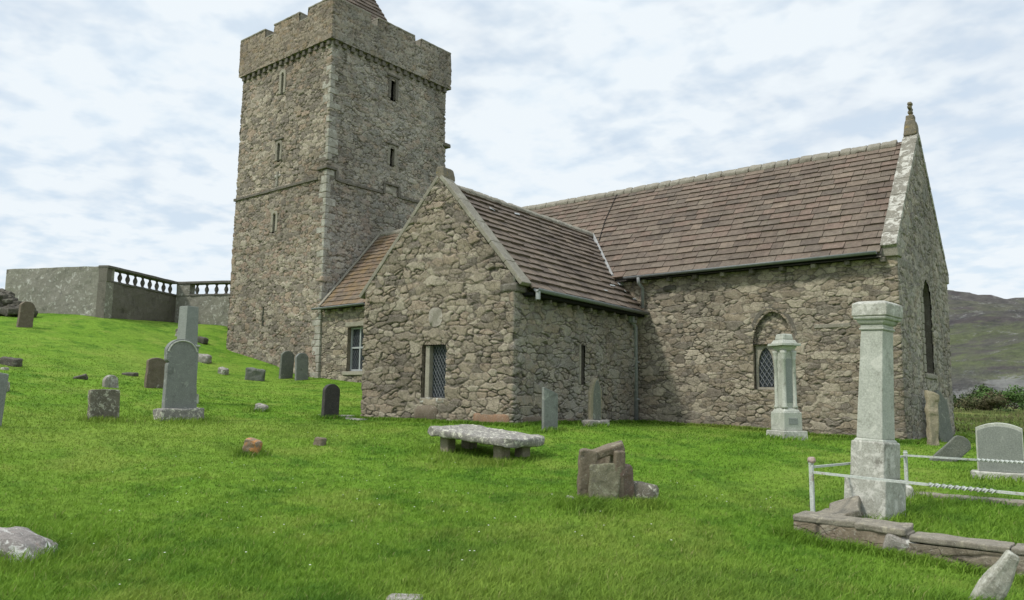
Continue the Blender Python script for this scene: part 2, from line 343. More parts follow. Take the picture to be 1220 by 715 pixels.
M['tombslab']=stone_mat('crusted_slab',(.17,.16,.145),(.25,.235,.215),lich=(.56,.55,.45),lamt=.9,lo=.52,scale=13,dark=(.12,.11,.115),speck=.5)
M['tombleg']=stone_mat('tomb_leg_stone',(.20,.175,.12),(.26,.23,.165),lich=(.4,.38,.3),lamt=.4,scale=8)
M['broken']=stone_mat('broken_stone',(.125,.10,.07),(.19,.16,.115),lich=(.36,.36,.26),lamt=.45,lo=.58,scale=7,dark=(.07,.06,.055),speck=.2)
M['brokengreen']=stone_mat('mossy_broken_stone',(.12,.115,.075),(.175,.165,.11),lich=(.32,.33,.22),lamt=.4,lo=.55,scale=6,dark=(.10,.09,.075),speck=.2)
M['reddish']=stone_mat('reddish_stone',(.16,.105,.08),(.13,.105,.085),lich=(.3,.28,.22),lamt=.4,scale=7)
M['rock']=stone_mat('field_rock',(.22,.20,.18),(.30,.28,.25),lich=(.60,.60,.55),lamt=.8,lo=.53,scale=7,dark=(.10,.095,.085),speck=.4)
M['rockpink']=stone_mat('pink_lichened_rock',(.20,.18,.165),(.26,.235,.22),lich=(.60,.60,.56),lamt=.9,lo=.52,scale=5,dark=(.11,.10,.09),speck=.4,lich2=(.36,.24,.19))
M['orange']=stone_mat('orange_lichened_rock',(.20,.15,.11),(.26,.19,.12),lich=(.46,.20,.06),lamt=.85,lo=.5,scale=7)
M['orangeboulder']=stone_mat('rusty_boulder',(.26,.15,.085),(.20,.14,.10),lich=(.3,.26,.2),lamt=.4,scale=4)
M['darkrock']=stone_mat('dark_rock',(.06,.055,.045),(.11,.10,.08),lich=(.30,.29,.24),lamt=.5,lo=.58,scale=5)
M['kerbtop']=stone_mat('kerb_coping',(.17,.155,.125),(.24,.215,.17),lich=(.40,.37,.27),lamt=.5,lo=.56,scale=7,dark=(.10,.09,.075))
M['kerbrubble']=rubble_mat('kerb_rubble',[(.19,.17,.13),(.25,.225,.175),(.15,.13,.105),(.22,.185,.14),(.28,.26,.21)],(.16,.145,.11),lamt=.5,lo=.54)
M['kerb']=stone_mat('kerb_face',(.19,.17,.135),(.27,.245,.195),lich=(.30,.29,.23),lamt=.5,lo=.55,scale=7,dark=(.06,.055,.045),bump=.9)
M['rail']=stone_mat('weathered_rail_paint',(.44,.47,.43),(.50,.53,.50),lich=(.62,.63,.58),lamt=.5,scale=14,dark=(.22,.15,.10),speck=0.)
M['rust']=stone_mat('rusty_finial',(.30,.20,.16),(.40,.33,.30),lich=(.45,.25,.12),lamt=.6,scale=25)
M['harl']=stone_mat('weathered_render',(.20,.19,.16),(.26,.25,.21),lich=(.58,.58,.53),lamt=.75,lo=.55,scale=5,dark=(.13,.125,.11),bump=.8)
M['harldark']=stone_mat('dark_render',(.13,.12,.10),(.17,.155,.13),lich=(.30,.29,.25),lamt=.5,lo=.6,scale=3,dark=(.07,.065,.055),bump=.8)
M['balcop']=stone_mat('balustrade_stone',(.10,.095,.085),(.15,.142,.125),lich=(.40,.39,.35),lamt=.5,lo=.58,scale=5)
M['leanpale']=stone_mat('pale_leaning_stone',(.34,.34,.29),(.26,.25,.20),lich=(.52,.52,.46),lamt=.6,lo=.54,scale=8,dark=(.13,.12,.09))
M['buff']=stone_mat('buff_slab',(.30,.26,.18),(.22,.19,.13),lich=(.38,.35,.26),lamt=.4,scale=5,dark=(.14,.12,.09))
M['pave']=stone_mat('paving',(.30,.29,.27),(.24,.23,.21),lamt=.3,scale=4)
# ================================================================== ground
def grass_colors(q,v):
    a=q.mix(q.ramp(q.noise(v,.22,5,.6),[(.35,0.),(.65,1.)]),GA,GB)
    a=q.mix(q.ramp(q.noise(v,1.1,6,.7,.4,7),[(.47,0.),(.62,.85)]),a,GC)
    a=q.mix(q.ramp(q.noise(v,.55,5,.65,.3,17),[(.52,0.),(.64,.75)]),a,GD)
    a=q.mix(q.ramp(q.noise(v,.13,4,.6,.3,37),[(.50,0.),(.66,.5)]),a,GD)
    a=q.mix(.55,a,q.ramp(q.noise(v,6,5,.7,.3,23),[(.28,.55),(.5,1.),(.75,1.4)]),'MULTIPLY')
    return a
GA=(.130,.250,.026);GB=(.178,.295,.040);GC=(.074,.168,.020);GD=(.22,.30,.055)
def ground_mat():
    m,nt,b=newmat('turf');q=NT(nt);v=q.co()
    g=grass_colors(q,v)
    g=q.mix(1.,g,.82,'MULTIPLY') if False else g
    g=q.mix(.5,g,q.ramp(q.noise(v,26,4,.75),[(.3,.5),(.7,1.4)]),'MULTIPLY')
    moor=q.mix(q.ramp(q.noise(v,.10,6,.68,.3),[(.40,0.),(.56,1.)]),(.15,.155,.045),(.10,.115,.04))
    moor=q.mix(q.ramp(q.noise(v,.35,6,.7,0,5),[(.55,0.),(.64,.9)]),moor,(.10,.075,.05))
    moor=q.mix(q.ramp(q.noise(v,.8,5,.7,0,9),[(.64,0.),(.68,.9)]),moor,(.36,.35,.31))
    moor=q.mix(1.,moor,(1.0,1.08,.95),'MULTIPLY');moor=q.mix(.5,moor,q.ramp(q.noise(v,2.5,5,.7,0,1),[(.3,.6),(.7,1.3)]),'MULTIPLY')
    c=q.mix(q.attr('moor'),g,moor);q.L(c,b.inputs['Base Color']);q.bump(b,q.noise(v,14,7,.8),.9,.06);b.inputs['Roughness'].default_value=1;b.inputs['Specular IOR Level'].default_value=.05
    return m
def build_ground():
    ri=np.concatenate([np.arange(0,26,.16),np.arange(26,60,.35),60*np.exp(np.linspace(0,math.log(6500/60),70))])
    ri[0]=.05;na=560;th=np.arange(na)*2*np.pi/na
    X=(2+ri[:,None]*np.cos(th)[None]).ravel();Y=(-13+ri[:,None]*np.sin(th)[None]).ravel()
    Z=gz(X,Y);n=len(ri)
    i=np.arange(n-1)[:,None];k=np.arange(na)[None]
    a=i*na+k;b=i*na+(k+1)%na
    F=np.stack([a,a+na,b+na,b],-1).reshape(-1,4)
    F=np.stack([F[:,0],F[:,1],F[:,2],F[:,3]],1)
    moor=sm(4,9,Y+1.5*fbm2(X/3,Y/3,3,2)*2)*sm(-6,-2,X-0)
    moor=np.maximum(moor,sm(26,40,np.hypot((X+14)/1.25,Y+2)))
    V=np.stack([X,Y,Z],1);V=np.vstack([V,[2,-13,g1(2,-13)]])
    tri=[(int(len(V)-1),int(kk),int((kk+1)%na)) for kk in range(na)]
    o=mesh('ground',V,F,ground_mat(),None,True,{'moor':np.r_[moor,0]})
    return props(o,'bright green churchyard turf running into rough moorland','ground',kind='structure')
build_ground()
def build_hill():
    xs=np.arange(-1700,1900,13.);ys=np.arange(150,3300,13.);X,Y=np.meshgrid(xs,ys)
    H=np.clip(215-.25*(X+295),25,262)
    H=H*sm(-1650,-1150,X)*1.0
    t=(Y-150)/1560.
    prof=np.where(t<1,np.clip(t,0,1)**.96,np.clip(1-(t-1)*.35,0,1))
    Z=H*prof
    k=.12+.88*sm(-.02,.25,t)
    Z=Z+k*(30*fbm2(X/240,Y/300,4,4)*sm(0,.4,t)+26*fbm2(X/70,Y/95,4,8)+16*np.abs(fbm2(X/34,Y/45,4,12)))-2.5+5*sm(-.02,.1,t)
    V=np.stack([X.ravel(),Y.ravel(),Z.ravel()],1);ny,nx=X.shape
    a=(np.arange(ny-1)[:,None]*nx+np.arange(nx-1)[None]).ravel();F=np.stack([a,a+1,a+nx+1,a+nx],1)
    m,nt,b=newmat('moorland_hill');q=NT(nt);v=q.co((1.3,.42,2.2));vo=q.co()
    g=q.mix(q.ramp(q.noise(v,.006,6,.68,.6),[(.42,0.),(.56,1.)]),(.125,.125,.07),(.105,.092,.08))
    sp=q.N('ShaderNodeSeparateXYZ');q.L(vo,sp.inputs[0])
    low=q.ramp(q.math('MULTIPLY',sp.outputs[2],.01),[(.25,1.),(.85,.0)])
    gr=q.math('MULTIPLY',q.ramp(q.noise(v,.009,6,.7,.8,9),[(.50,0.),(.58,1.)]),low)
    g=q.mix(gr,g,(.14,.165,.05))
    he=q.math('MULTIPLY',q.ramp(q.noise(v,.013,6,.72,.5,29),[(.54,0.),(.60,.8)]),1);g=q.mix(he,g,(.085,.06,.062))
    rk=q.ramp(q.noise(v,.03,8,.82,.3,3),[(.545,0.),(.59,.85)]);g=q.mix(rk,g,(.27,.265,.26))
    g=q.mix(.9,g,q.ramp(q.noise(v,.07,7,.8,0,13),[(.3,.35),(.7,1.7)]),'MULTIPLY')
    g=q.mix(1.,g,(1.32,1.30,1.20),'MULTIPLY');g=q.mix(.17,g,(.30,.34,.40))  # final mix paints distance haze into the hill colour
    q.L(g,b.inputs['Base Color']);b.inputs['Specular IOR Level'].default_value=.05;q.bump(b,q.noise(v,.06,7,.8),1.,22)
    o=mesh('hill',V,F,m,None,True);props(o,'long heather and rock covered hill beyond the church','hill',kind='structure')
build_hill()
# ================================================================== masonry
def stones(s,z,w,h,seed,p=3.6):
    """random rubble: big stones at some lattice points, small ones everywhere else"""
    z=z+.34*h*fbm2(s/1.1,z/.9,3,seed+5)+.09*h*fbm2(s/.12,z/.12,2,seed+55)*2
    s=s+.20*w*fbm2(s/.6,z/.5,3,seed+6)+.07*h*fbm2(s/.10,z/.10,2,seed+66)*2
    d1=np.full(s.shape,9.);d2=d1.copy();cid=np.zeros(s.shape);rr=np.zeros(s.shape);tx=np.zeros(s.shape);asp=w/h
    for (lw,lh,pr_,rad,sd) in ((w*.62,h*.66,1.0,.10,0),(w*1.15,h*1.35,.55,.52,500)):
        j0=np.floor(z/lh).astype(int)
        for dj in (-1,0,1) if sd==0 else (-1,0,1):
            j=j0+dj;off=h2(j,j*0+7,seed+sd)*lw
            i0=np.floor((s-off)/lw).astype(int)
            for di in (-1,0,1):
                i=i0+di
                a=h2(i,j,seed+1+sd);b=h2(i,j,seed+2+sd);c=h2(i,j,seed+3+sd);e=h2(i,j,seed+9+sd)
                cx=(i+.5+(a-.5)*.8)*lw+off;cz=(j+.5+(b-.5)*.8)*lh
                el=.65+.9*e
                d=((np.abs(s-cx)/w/el)**p+(np.abs(z-cz)/h*el**.5)**p)**(1/p)-rad*(.6+.4*c)
                d=np.where(h2(i,j,seed+12+sd)<pr_,d,9.)
                n1=d<d1
                d2=np.where(n1,d1,np.minimum(d2,d))
                cid=np.where(n1,h2(i,j,seed+4+sd),cid);rr=np.where(n1,h2(i,j,seed+8+sd)-.5,rr)
                tx=np.where(n1,(s-cx)/w*(a-.5)*1.6+(z-cz)/h*(b-.35)*1.8,tx)
                d1=np.where(n1,d,d1)
    return d2-d1,cid,rr,tx
def rubble_wall(name,path,zb,top,res,mat,parent,w=.36,h=.2,seed=1,depth=.035,holes=(),batter=None,closed_top=None,colorfn=None,wobble=.03,coarse_after=None):
    """path: plan polyline, outside on the right-hand side when walking it. top: float or fn(s).  holes: (s0,s1,fn_inside(s,z))"""
    P=np.array(path,float);seg=np.linalg.norm(P[1:]-P[:-1],axis=1);cum=np.r_[0,np.cumsum(seg)];Ltot=cum[-1]
    ss=[]
    for i in range(len(seg)):
        r=res if (coarse_after is None or i<coarse_after) else .25
        n=max(2,int(round(seg[i]/r)));ss+=list(np.linspace(cum[i],cum[i+1],n,endpoint=False))
    ss.append(Ltot);S=np.array(ss)
    d=(P[1:]-P[:-1])/seg[:,None];N=np.stack([d[:,1],-d[:,0]],1)
    k=np.clip(np.searchsorted(cum,S,side='right')-1,0,len(seg)-1)
    base=P[k]+d[k]*(S-cum[k])[:,None];nor=N[k].copy()
    closed=np.allclose(P[0],P[-1])
    for ci in range(len(cum)):
        at=np.isclose(S,cum[ci])
        if 0<ci<len(cum)-1: nn=N[ci-1]+N[ci];nor[at]=nn/np.linalg.norm(nn)*1.2
        elif closed: nn=N[-1]+N[0];nor[at]=nn/np.linalg.norm(nn)*1.2
    T=np.array([top(s) if callable(top) else top for s in S]);ZB=np.array([zb(s) if callable(zb) else zb for s in S])
    nr=int(round((np.max(T)-np.min(ZB))/res));nr=max(nr,4)
    if np.max(T)-np.min(T)>2: nr=int(nr*.85)
    t=np.linspace(0,1,nr+1)
    Z=ZB[None]+t[:,None]*(T-ZB)[None];SS=np.repeat(S[None],nr+1,0)
    e,cid,rr,tx=stones(SS.ravel(),Z.ravel(),w,h,seed)
    zf=Z.ravel();sf=SS.ravel()
    jn=.40+.80*sm(-.18,.2,fbm2(sf/.35,zf/.25,3,seed+77))
    disp=depth*(jn*(sm(0,.10,e)-1)+1+.6*rr+.6*tx)+wobble*fbm2(sf/1.6,zf/1.6,2,seed+30)+.45*depth*fbm2(sf/.14,zf/.10,3,seed+40)
    mort=(1-sm(.01,.10,e))*(.35+.65*jn)
    B=np.repeat(base[None],nr+1,0).reshape(-1,2);NN=np.repeat(nor[None],nr+1,0).reshape(-1,2)
    if batter is not None: disp=disp+batter*(np.max(T)-zf)
    V=np.zeros((len(zf),3));V[:,:2]=B+NN*disp[:,None];V[:,2]=zf
    ns=len(S);a=(np.arange(nr)[:,None]*ns+np.arange(ns-1)[None]).ravel()
    F=np.stack([a,a+1,a+ns+1,a+ns],1)
    if holes:
        cs=sf[F].mean(1);cz=zf[F].mean(1);keep=np.ones(len(F),bool)
        for fn in holes: keep&=~fn(cs,cz)
        F=F[keep]
    if colorfn is not None: cid=colorfn(sf,zf,cid)
    o=mesh(name,V,F,mat,parent,False,{'mort':mort,'lichen':np.repeat((nor[:,0]>.9).astype(float)[None],nr+1,0).ravel()})  # last attribute marks east-facing walls for the painted skylight grey
    at=o.data.attributes.new('cid','FLOAT','FACE');at.data.foreach_set('value',np.asarray(cid[F[:,0]],np.float32))
    return o
def rect(s0,s1,z0,z1): return lambda s,z:(s>s0)&(s<s1)&(z>z0)&(z<z1)
def pointed(s0,s1,z0,zs,za):
    def f(s,z):
        u=np.abs(s-(s0+s1)/2)/((s1-s0)/2);return (u<1)&(z>z0)&(z<np.where(z>zs,0,99)+zs+(za-zs)*np.sqrt(np.clip(1-u**1.7,0,1)))&((z<zs)|(z<zs+(za-zs)*np.sqrt(np.clip(1-u**1.7,0,1))))
    return f
class Fr:
    """wall-plane frame: u along the wall, n outwards, z up"""
    def __init__(s,o,ang): s.o=o;s.a=ang;s.u=(math.cos(ang),math.sin(ang));s.n=(math.sin(ang),-math.cos(ang))
    def p(s,u,n,z): return (s.o[0]+s.u[0]*u+s.n[0]*n,s.o[1]+s.u[1]*u+s.n[1]*n,z)
    def box(s,g,u0,u1,n0,n1,z0,z1,cid=None):
        v=[s.p(u,n,z) for z in (z0,z1) for n in (n0,n1) for u in (u0,u1)]
        # n axis is outward = -y locally, so winding flips
        return g.add(v,[(0,1,3,2),(4,6,7,5),(0,4,5,1),(2,3,7,6),(0,2,6,4),(1,5,7,3)],cid)
    def rb(s,g,u0,u1,n0,n1,z0,z1,r=.02,step=.12,amp=.008,seed=0,cid=None):
        v,f=rbox(u1-u0,n1-n0,z1-z0,r,step);v=rough(v,amp,4,seed,2)
        v=np.array([s.p((u0+u1)/2+a,(n0+n1)/2-b,z0+c) for a,b,c in v]);return g.add(v,f,cid)
def arch_pts(u0,u1,z0,zs,za,n=10):
    c=(u0+u1)/2;hw=(u1-u0)/2;L=[]
    for i in range(n+1):
        u=-1+i/n;L.append((c+hw*u,zs+(za-zs)*math.sqrt(max(0,1-abs(u)**1.7))))
    Rr=[(2*c-a,b) for a,b in reversed(L[:-1])]
    return [(u0,z0)]+L+Rr+[(u1,z0)]
def reveal(F,pts,n0,n1,name,mat,parent):
    """tunnel of an opening, with its dark back"""
    V=[F.p(u,n0,z) for u,z in pts]+[F.p(u,n1,z) for u,z in pts];k=len(pts)
    Fs=[(i,(i+1)%k,(i+1)%k+k,i+k) for i in range(k)]+[tuple(range(k,2*k))]
    return mesh(name,V,Fs,mat,parent)
def pane(F,pts,n,name,mat,parent):
    V=[F.p(u,n,z) for u,z in pts];V2=[F.p(u,n-.012,z) for u,z in pts];k=len(pts)
    Fs=[tuple(range(k)),tuple(range(2*k-1,k-1,-1))]+[(i,i+k,(i+1)%k+k,(i+1)%k) for i in range(k)]
    return fixn(mesh(name,V+V2,Fs,mat,parent))
def lattice(F,u0,u1,z0,z1,n,name,mat,parent,du=.11,dz=.17,t=.007,inside=None):
    g=G()
    def bar(a,b):
        a=Vector(F.p(a[0],n,a[1]));b=Vector(F.p(b[0],n,b[1]))
        v,f=tube([a,b],t,4,False);g.add(v,f,.5)
    sl=dz/du;H=z1-z0;Wd=u1-u0
    for sgn in (1,-1):
        k=-int(H/dz)-2
        while k*dz<H+Wd*sl+dz:
            # line z = z0+k*dz + sgn*sl*(u-u0)
            pts=[]
            for i in range(41):
                u=u0+Wd*i/40
                z=z0+k*dz+(sl*(u-u0) if sgn>0 else sl*(Wd-(u-u0)))
                z=z-Wd*sl
                if z0<=z<=z1 and (inside is None or inside(u,z)): pts.append((u,z))
            if len(pts)>1: bar(pts[0],pts[-1])
            k+=1
    return g.obj(name,mat,parent)
# ================================================================== slate roofs
def slates(name,O,U,S,Nn,length,slope,mat,parent,course=.24,width=.38,th=.03,seed=1,keep=None,grad=0.,over=.04):
    """O eave corner, U along eave, S up slope, Nn outward normal (unit vectors)"""
    rnd=random.Random(seed);O,U,S,Nn=map(lambda q:np.array(q,float),(O,U,S,Nn));g=G();s=0;r=0
    while s<slope-.05:
        c=course*(1+grad*(.5-s/slope));c=min(c,slope-s)
        u=-rnd.random()*width
        while u<length:
            w=width*(.65+.8*rnd.random());u0=max(u,0);u1=min(u+w,length)
            if u1-u0>.05:
                cx=O+U*(u0+u1)/2+S*(s+c/2)
                if keep is None or keep(cx):
                    t=th*(.75+.6*rnd.random());g_=.006;dz=rnd.uniform(-.012,.012);sk=rnd.uniform(-.006,.006)
                    s0=s+dz;s1=min(s+c+over,slope+.02);lo=t+.012;hi=.010
                    P=[]
                    for (uu,sv,b,tp) in ((u0+g_,s0+sk,.0,lo+t*.6),(u1-g_,s0-sk,.0,lo+t*.6),(u1-g_,s1,-.02,hi),(u0+g_,s1,-.02,hi)):
                        jt=rnd.uniform(-.006,.006)
                        P.append((O+U*uu+S*sv+Nn*b,O+U*uu+S*sv+Nn*(tp+jt)))
                    v=[p[0] for p in P]+[p[1] for p in P]
                    g.add(v,[(4,5,6,7),(0,1,5,4),(1,2,6,5),(3,0,4,7),(2,3,7,6)],rnd.random())
            u+=w
        s+=c;r+=1
    return g.obj(name,mat,parent)
def unit(v): v=np.array(v,float);return v/np.linalg.norm(v)
# ================================================================== the church
church=empty('church',(-8,0,g1(-8,0)),(0,0,0),'old rubble stone church with tall crenellated west tower, south transept and brown slate roofs','church')
CH=bpy.data.objects
class Par:
    pass
def cp(o):  # parent to church keeping world position
    o.matrix_parent_inverse=church.matrix_world.inverted();return o
church.location=(0,0,0)
NW=5.9;ZE=5.2;ZR=8.88;SLN=(ZR-ZE)/(NW/2+.3)
def nave_top(s):
    # path: west end of south wall -> SE corner -> NE corner -> back west
    if s<=22.9: return 5.38
    y=s-22.9
    if y<=NW: return 5.45+min(y,NW-y)*(8.97-5.45)/(NW/2)
    return 5.38
FS=Fr((0,0),0.0)            # south wall frame, u=x, n=-y
FE=Fr((0,0),math.pi/2)      # east gable frame, u=y, n=+x
def S(x): return x+22.9
holes=[rect(S(-20.98),S(-19.80),2.48,4.30),pointed(S(-3.70),S(-2.60),1.83,3.05,3.93),
       pointed(22.9+2.50,22.9+3.52,2.33,4.2,4.90)]
zb_n=lambda s: -.1 if s>8 else (1.4 if s<6 else 1.4-(s-6)*.75)
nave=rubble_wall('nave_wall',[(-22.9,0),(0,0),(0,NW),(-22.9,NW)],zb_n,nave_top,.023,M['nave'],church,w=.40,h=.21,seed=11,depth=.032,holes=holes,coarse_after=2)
# rubble infill of the old pointed arch, set back
def infill():
    u=np.linspace(-3.78,-2.52,46);z=np.linspace(3.02,4.0,36);U_,Z_=np.meshgrid(u,z)
    e,c,r,t=stones(U_.ravel(),Z_.ravel(),.30,.17,91);d=-.13+.03*(sm(0,.2,e)+.5*r)
    V=[FS.p(a,b,cc) for a,b,cc in zip(U_.ravel(),d,Z_.ravel())];n=len(u)
    a=(np.arange(len(z)-1)[:,None]*n+np.arange(n-1)[None]).ravel();F=np.stack([a,a+1,a+n+1,a+n],1)
    return mesh('arch_infill',V,F,M['nave'],church,False,{'cid':c*.5+.1,'mort':1-sm(.03,.12,e)})
infill()
# nave pointed window
w=empty('window');w.parent=church
reveal(FS,[(-3.73,1.80),(-3.73,3.06),(-2.57,3.06),(-2.57,1.80)],-.005,-.42,'reveal',M['transept'],w)
g=G();
FS.box(g,-3.69,-2.61,-.22,-.12,1.82,1.90);FS.box(g,-3.20,-3.10,-.22,-.12,1.90,3.0);FS.box(g,-3.69,-3.63,-.22,-.12,1.9,3.03);FS.box(g,-2.67,-2.61,-.22,-.12,1.9,3.03)
# tracery heads of the two lights
for a,b in ((-3.63,-3.20),(-3.10,-2.67)):
    pts=arch_pts(a,b,2.35,2.42,2.97,8);c=(a+b)/2
    for i in range(1,len(pts)-2):
        (u0,z0),(u1,z1)=pts[i],pts[i+1]
        P=[FS.p(u0,-.12,z0),FS.p(u1,-.12,z1),FS.p(u1,-.12,3.03),FS.p(u0,-.12,3.03),FS.p(u0,-.22,z0),FS.p(u1,-.22,z1),FS.p(u1,-.22,3.03),FS.p(u0,-.22,3.03)]
        g.add(P,[(0,1,2,3),(4,7,6,5),(0,4,5,1)],.5)
g.obj('tracery',M['dressed'],w)
pane(FS,[(-3.66,1.86),(-2.64,1.86),(-2.64,3.02),(-3.66,3.02)],-.20,'pane',M['glass'],w)
lattice(FS,-3.64,-2.66,1.9,3.0,-.185,'lattice',M['whitelead'],w,.13,.19,.011)
# arch hood and jambs
g=G()
pts=arch_pts(-3.76,-2.54,3.0,3.06,4.0,12)[1:-1]
for i in range(len(pts)-1):
    (u0,z0),(u1,z1)=pts[i],pts[i+1];c=-3.15;k=1.13
    o0=(c+(u0-c)*k,3.0+(z0-3.0)*k+.0);o1=(c+(u1-c)*k,3.0+(z1-3.0)*k)
    P=[FS.p(u0,.035,z0),FS.p(u1,.035,z1),FS.p(o1[0],.035,o1[1]),FS.p(o0[0],.035,o0[1]),FS.p(u0,-.10,z0),FS.p(u1,-.10,z1),FS.p(o1[0],-.10,o1[1]),FS.p(o0[0],-.10,o0[1])]
    g.add(P,[(0,1,2,3),(0,4,5,1),(3,2,6,7),(0,3,7,4),(1,5,6,2)])
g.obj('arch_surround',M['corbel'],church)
g=G();FS.rb(g,-2.05,-1.15,-.03,.045,3.42,3.53,.02,.1,.01,3);g.obj('blocked_window_lintel',M['coping2'],church)
g=G();FS.rb(g,-6.42,-6.0,-.03,.05,4.72,4.88,.05,.06,.012,3);g.obj('dark_wall_stone',M['darkrock'],church)
# west window of the nave
w=empty('window');w.parent=church
reveal(FS,[(-21.01,2.45),(-21.01,4.33),(-19.77,4.33),(-19.77,2.45)],-.005,-.40,'reveal',M['transept'],w)
g=G();FS.rb(g,-21.12,-19.66,-.05,.055,4.32,4.50,.02,.15,.006,1);FS.rb(g,-19.80,-19.62,-.05,.05,2.5,4.31,.02,.15,.006,2);g.obj('stone_surround',M['dressed'],w)
g=G();FS.rb(g,-21.2,-19.6,-.15,.09,2.33,2.48,.02,.15,.006,1);g.obj('sill',M['dressed'],w)
g=G()
for a,b in ((-20.97,-20.90),(-20.42,-20.35),(-19.87,-19.81)): FS.box(g,a,b,-.24,-.16,2.50,4.30)
for a,b in ((2.50,2.57),(3.42,3.49),(4.22,4.29)): FS.box(g,-20.90,-19.87,-.235,-.165,a,b)
g.obj('frame',M['paint'],w)
pane(FS,[(-20.95,2.52),(-19.83,2.52),(-19.83,4.28),(-20.95,4.28)],-.225,'pane',M['glass'],w)
lattice(FS,-20.9,-19.87,2.57,4.22,-.215,'lattice',M['leading'],w,.13,.2,.008)
# east window
w=empty('window');w.parent=church
pts=arch_pts(2.47,3.55,2.30,4.2,4.93,10)
reveal(FE,pts,-.005,-.55,'reveal',M['corbel'],w)
pane(FE,pts,-.42,'pane',M['glass'],w)
g=G();FE.box(g,2.97,3.05,-.40,-.30,2.33,4.85);g.obj('mullion',M['corbel'],w)
g=G();FE.rb(g,2.35,3.67,-.2,.06,2.18,2.31,.03,.12,.02,1);g.obj('sill',M['coping2'],w)
g=G();rnd=random.Random(12);z=2.34
while z<4.2:
    h=rnd.uniform(.16,.34);FE.rb(g,2.30-rnd.random()*.08,2.50+rnd.random()*.03,-.1,.05,z,z+h-.01,.02,.1,.015,rnd.randint(0,99));z+=h
g.obj('jamb',M['coping2'],w)
# nave roof
def under_transept(c):
    ca,sa=math.cos(R_(4)),math.sin(R_(4));u=(c[0]+6.92)*ca+(c[1]+6.43)*sa
    if not(-5.25<u<.3): return False
    z=4.14+(7.05-4.24+.12)*((.3-u)/2.7 if u>-2.4 else (u+5.25)/2.85)
    return z>c[2]+.16
nS=unit((0,NW/2+.3,ZR-ZE));nN=unit((0,-(ZR-ZE),NW/2+.3));SL=math.hypot(NW/2+.3,ZR-ZE)
def navez(y): return ZE+(y+.3)*SLN
roof=slates('nave_roof',(-22.55,-.3,ZE),(1,0,0),nS,nN,22.25,SL,M['slate'],church,course=.262,width=.42,th=.022,seed=5,grad=.25,keep=lambda c: not under_transept(c))
g=G()   # back slope and boarding under the slates
g.add([(-22.55,-.28,ZE-.03),(-.28,-.28,ZE-.03),(-.28,NW/2,ZR-.04),(-22.55,NW/2,ZR-.04),(-22.55,NW+.3,ZE-.03),(-.28,NW+.3,ZE-.03)],[(0,1,2,3),(3,2,5,4)],.3)
g.add([(-22.55,-.28,ZE-.10),(-.28,-.28,ZE-.10),(-.28,NW/2,ZR-.12),(-22.55,NW/2,ZR-.12),(-22.55,NW+.3,ZE-.10),(-.28,NW+.3,ZE-.10)],[(3,2,1,0),(4,5,2,3)],.3)
g.obj('roof_boarding',M['corbel'],roof)
slates('nave_roof_slope',(-.3,NW+.3,ZE),(-1,0,0),unit((0,-(NW/2+.3),ZR-ZE)),unit((0,(ZR-ZE),NW/2+.3)),22.25,SL,M['slate'],roof,course=.3,width=.5,th=.024,seed=6)
g=G();x=-22.5;rnd=random.Random(4)
while x<-.35:
    l=rnd.uniform(.3,.55);v,f=rbox(min(l,-.32-x)-.01,.30,.13,.035,.1);v=rough(v,.022,5,int(x*10)+500,2);v[:,2]-=np.abs(v[:,1])*.9
    g.add(v+np.array([x+l/2,NW/2,ZR-.02]),f);x+=l
g.obj('ridge_capping',M['coping2'],roof,False)
# lead along the tower, with the thin conductor cable on the roof
g=G();v,f=rbox(.16,SL-.0,.05,.015,.3);ang=math.atan2(ZR-ZE,NW/2+.3)
v=v+np.array([0,SL/2,0]);v=xf(v,TM((-22.55,-.32,ZE+.04),(ang,0,0)));g.add(v,f);g.obj('verge_flashing',M['coping2'],roof)
def onnave(x,y,h=.05): return (x,y,navez(y)+h*1.3)
v,f=tube([onnave(-9.35,1.0,.06),onnave(-9.6,1.8,.06),onnave(-9.75,2.85,.06)],.014,5);mesh('conductor_cable',v,f,M['dark'],roof)
# east gable coping
def gable_coping(F,u0,u1,um,z0,zt,n0,n1,t,name,mat,parent,seed=1,step=.55):
    """raked coping slabs each side of a gable in frame F; n from n0 (inside) to n1"""
    rnd=random.Random(seed);g=G()
    for a,b in ((u0,um),(u1,um)):
        L=math.hypot(b-a,zt-z0);an=math.atan2(zt-z0,abs(b-a));sg=1 if b>a else -1;s=0
        while s<L-.02:
            l=min(step*rnd.uniform(.8,1.3),L-s)
            if L-s-l<.15: l=L-s
            v,f=rbox(l-.008,n1-n0,t,.018,.14);v=rough(v,.009,4,rnd.randint(0,900),2)
            x=v[:,0]+s+l/2;zz=v[:,2]
            uu=a+sg*(x*math.cos(an)-zz*math.sin(an));z=z0+x*math.sin(an)+zz*math.cos(an)
            P=np.array([F.p(p,(n0+n1)/2+(-q if sg>0 else q)*1.0,r) for p,q,r in zip(uu,v[:,1],z)])
            g.add(P,f if sg>0 else [tuple(reversed(k)) for k in f]);s+=l
    return fixn(g.obj(name,mat,parent))
gable_coping(FE,-.10,NW+.10,NW/2,5.32,8.98,-.33,.055,.13,'gable_coping',M['coping'],church,3)
for a,b,k in ((-.12,.30,5),(NW-.30,NW+.12,6)): g=G();FE.rb(g,a,b,-.36,.07,5.12,5.36,.03,.1,.012,k);g.obj('kneeler',M['coping2'],church)
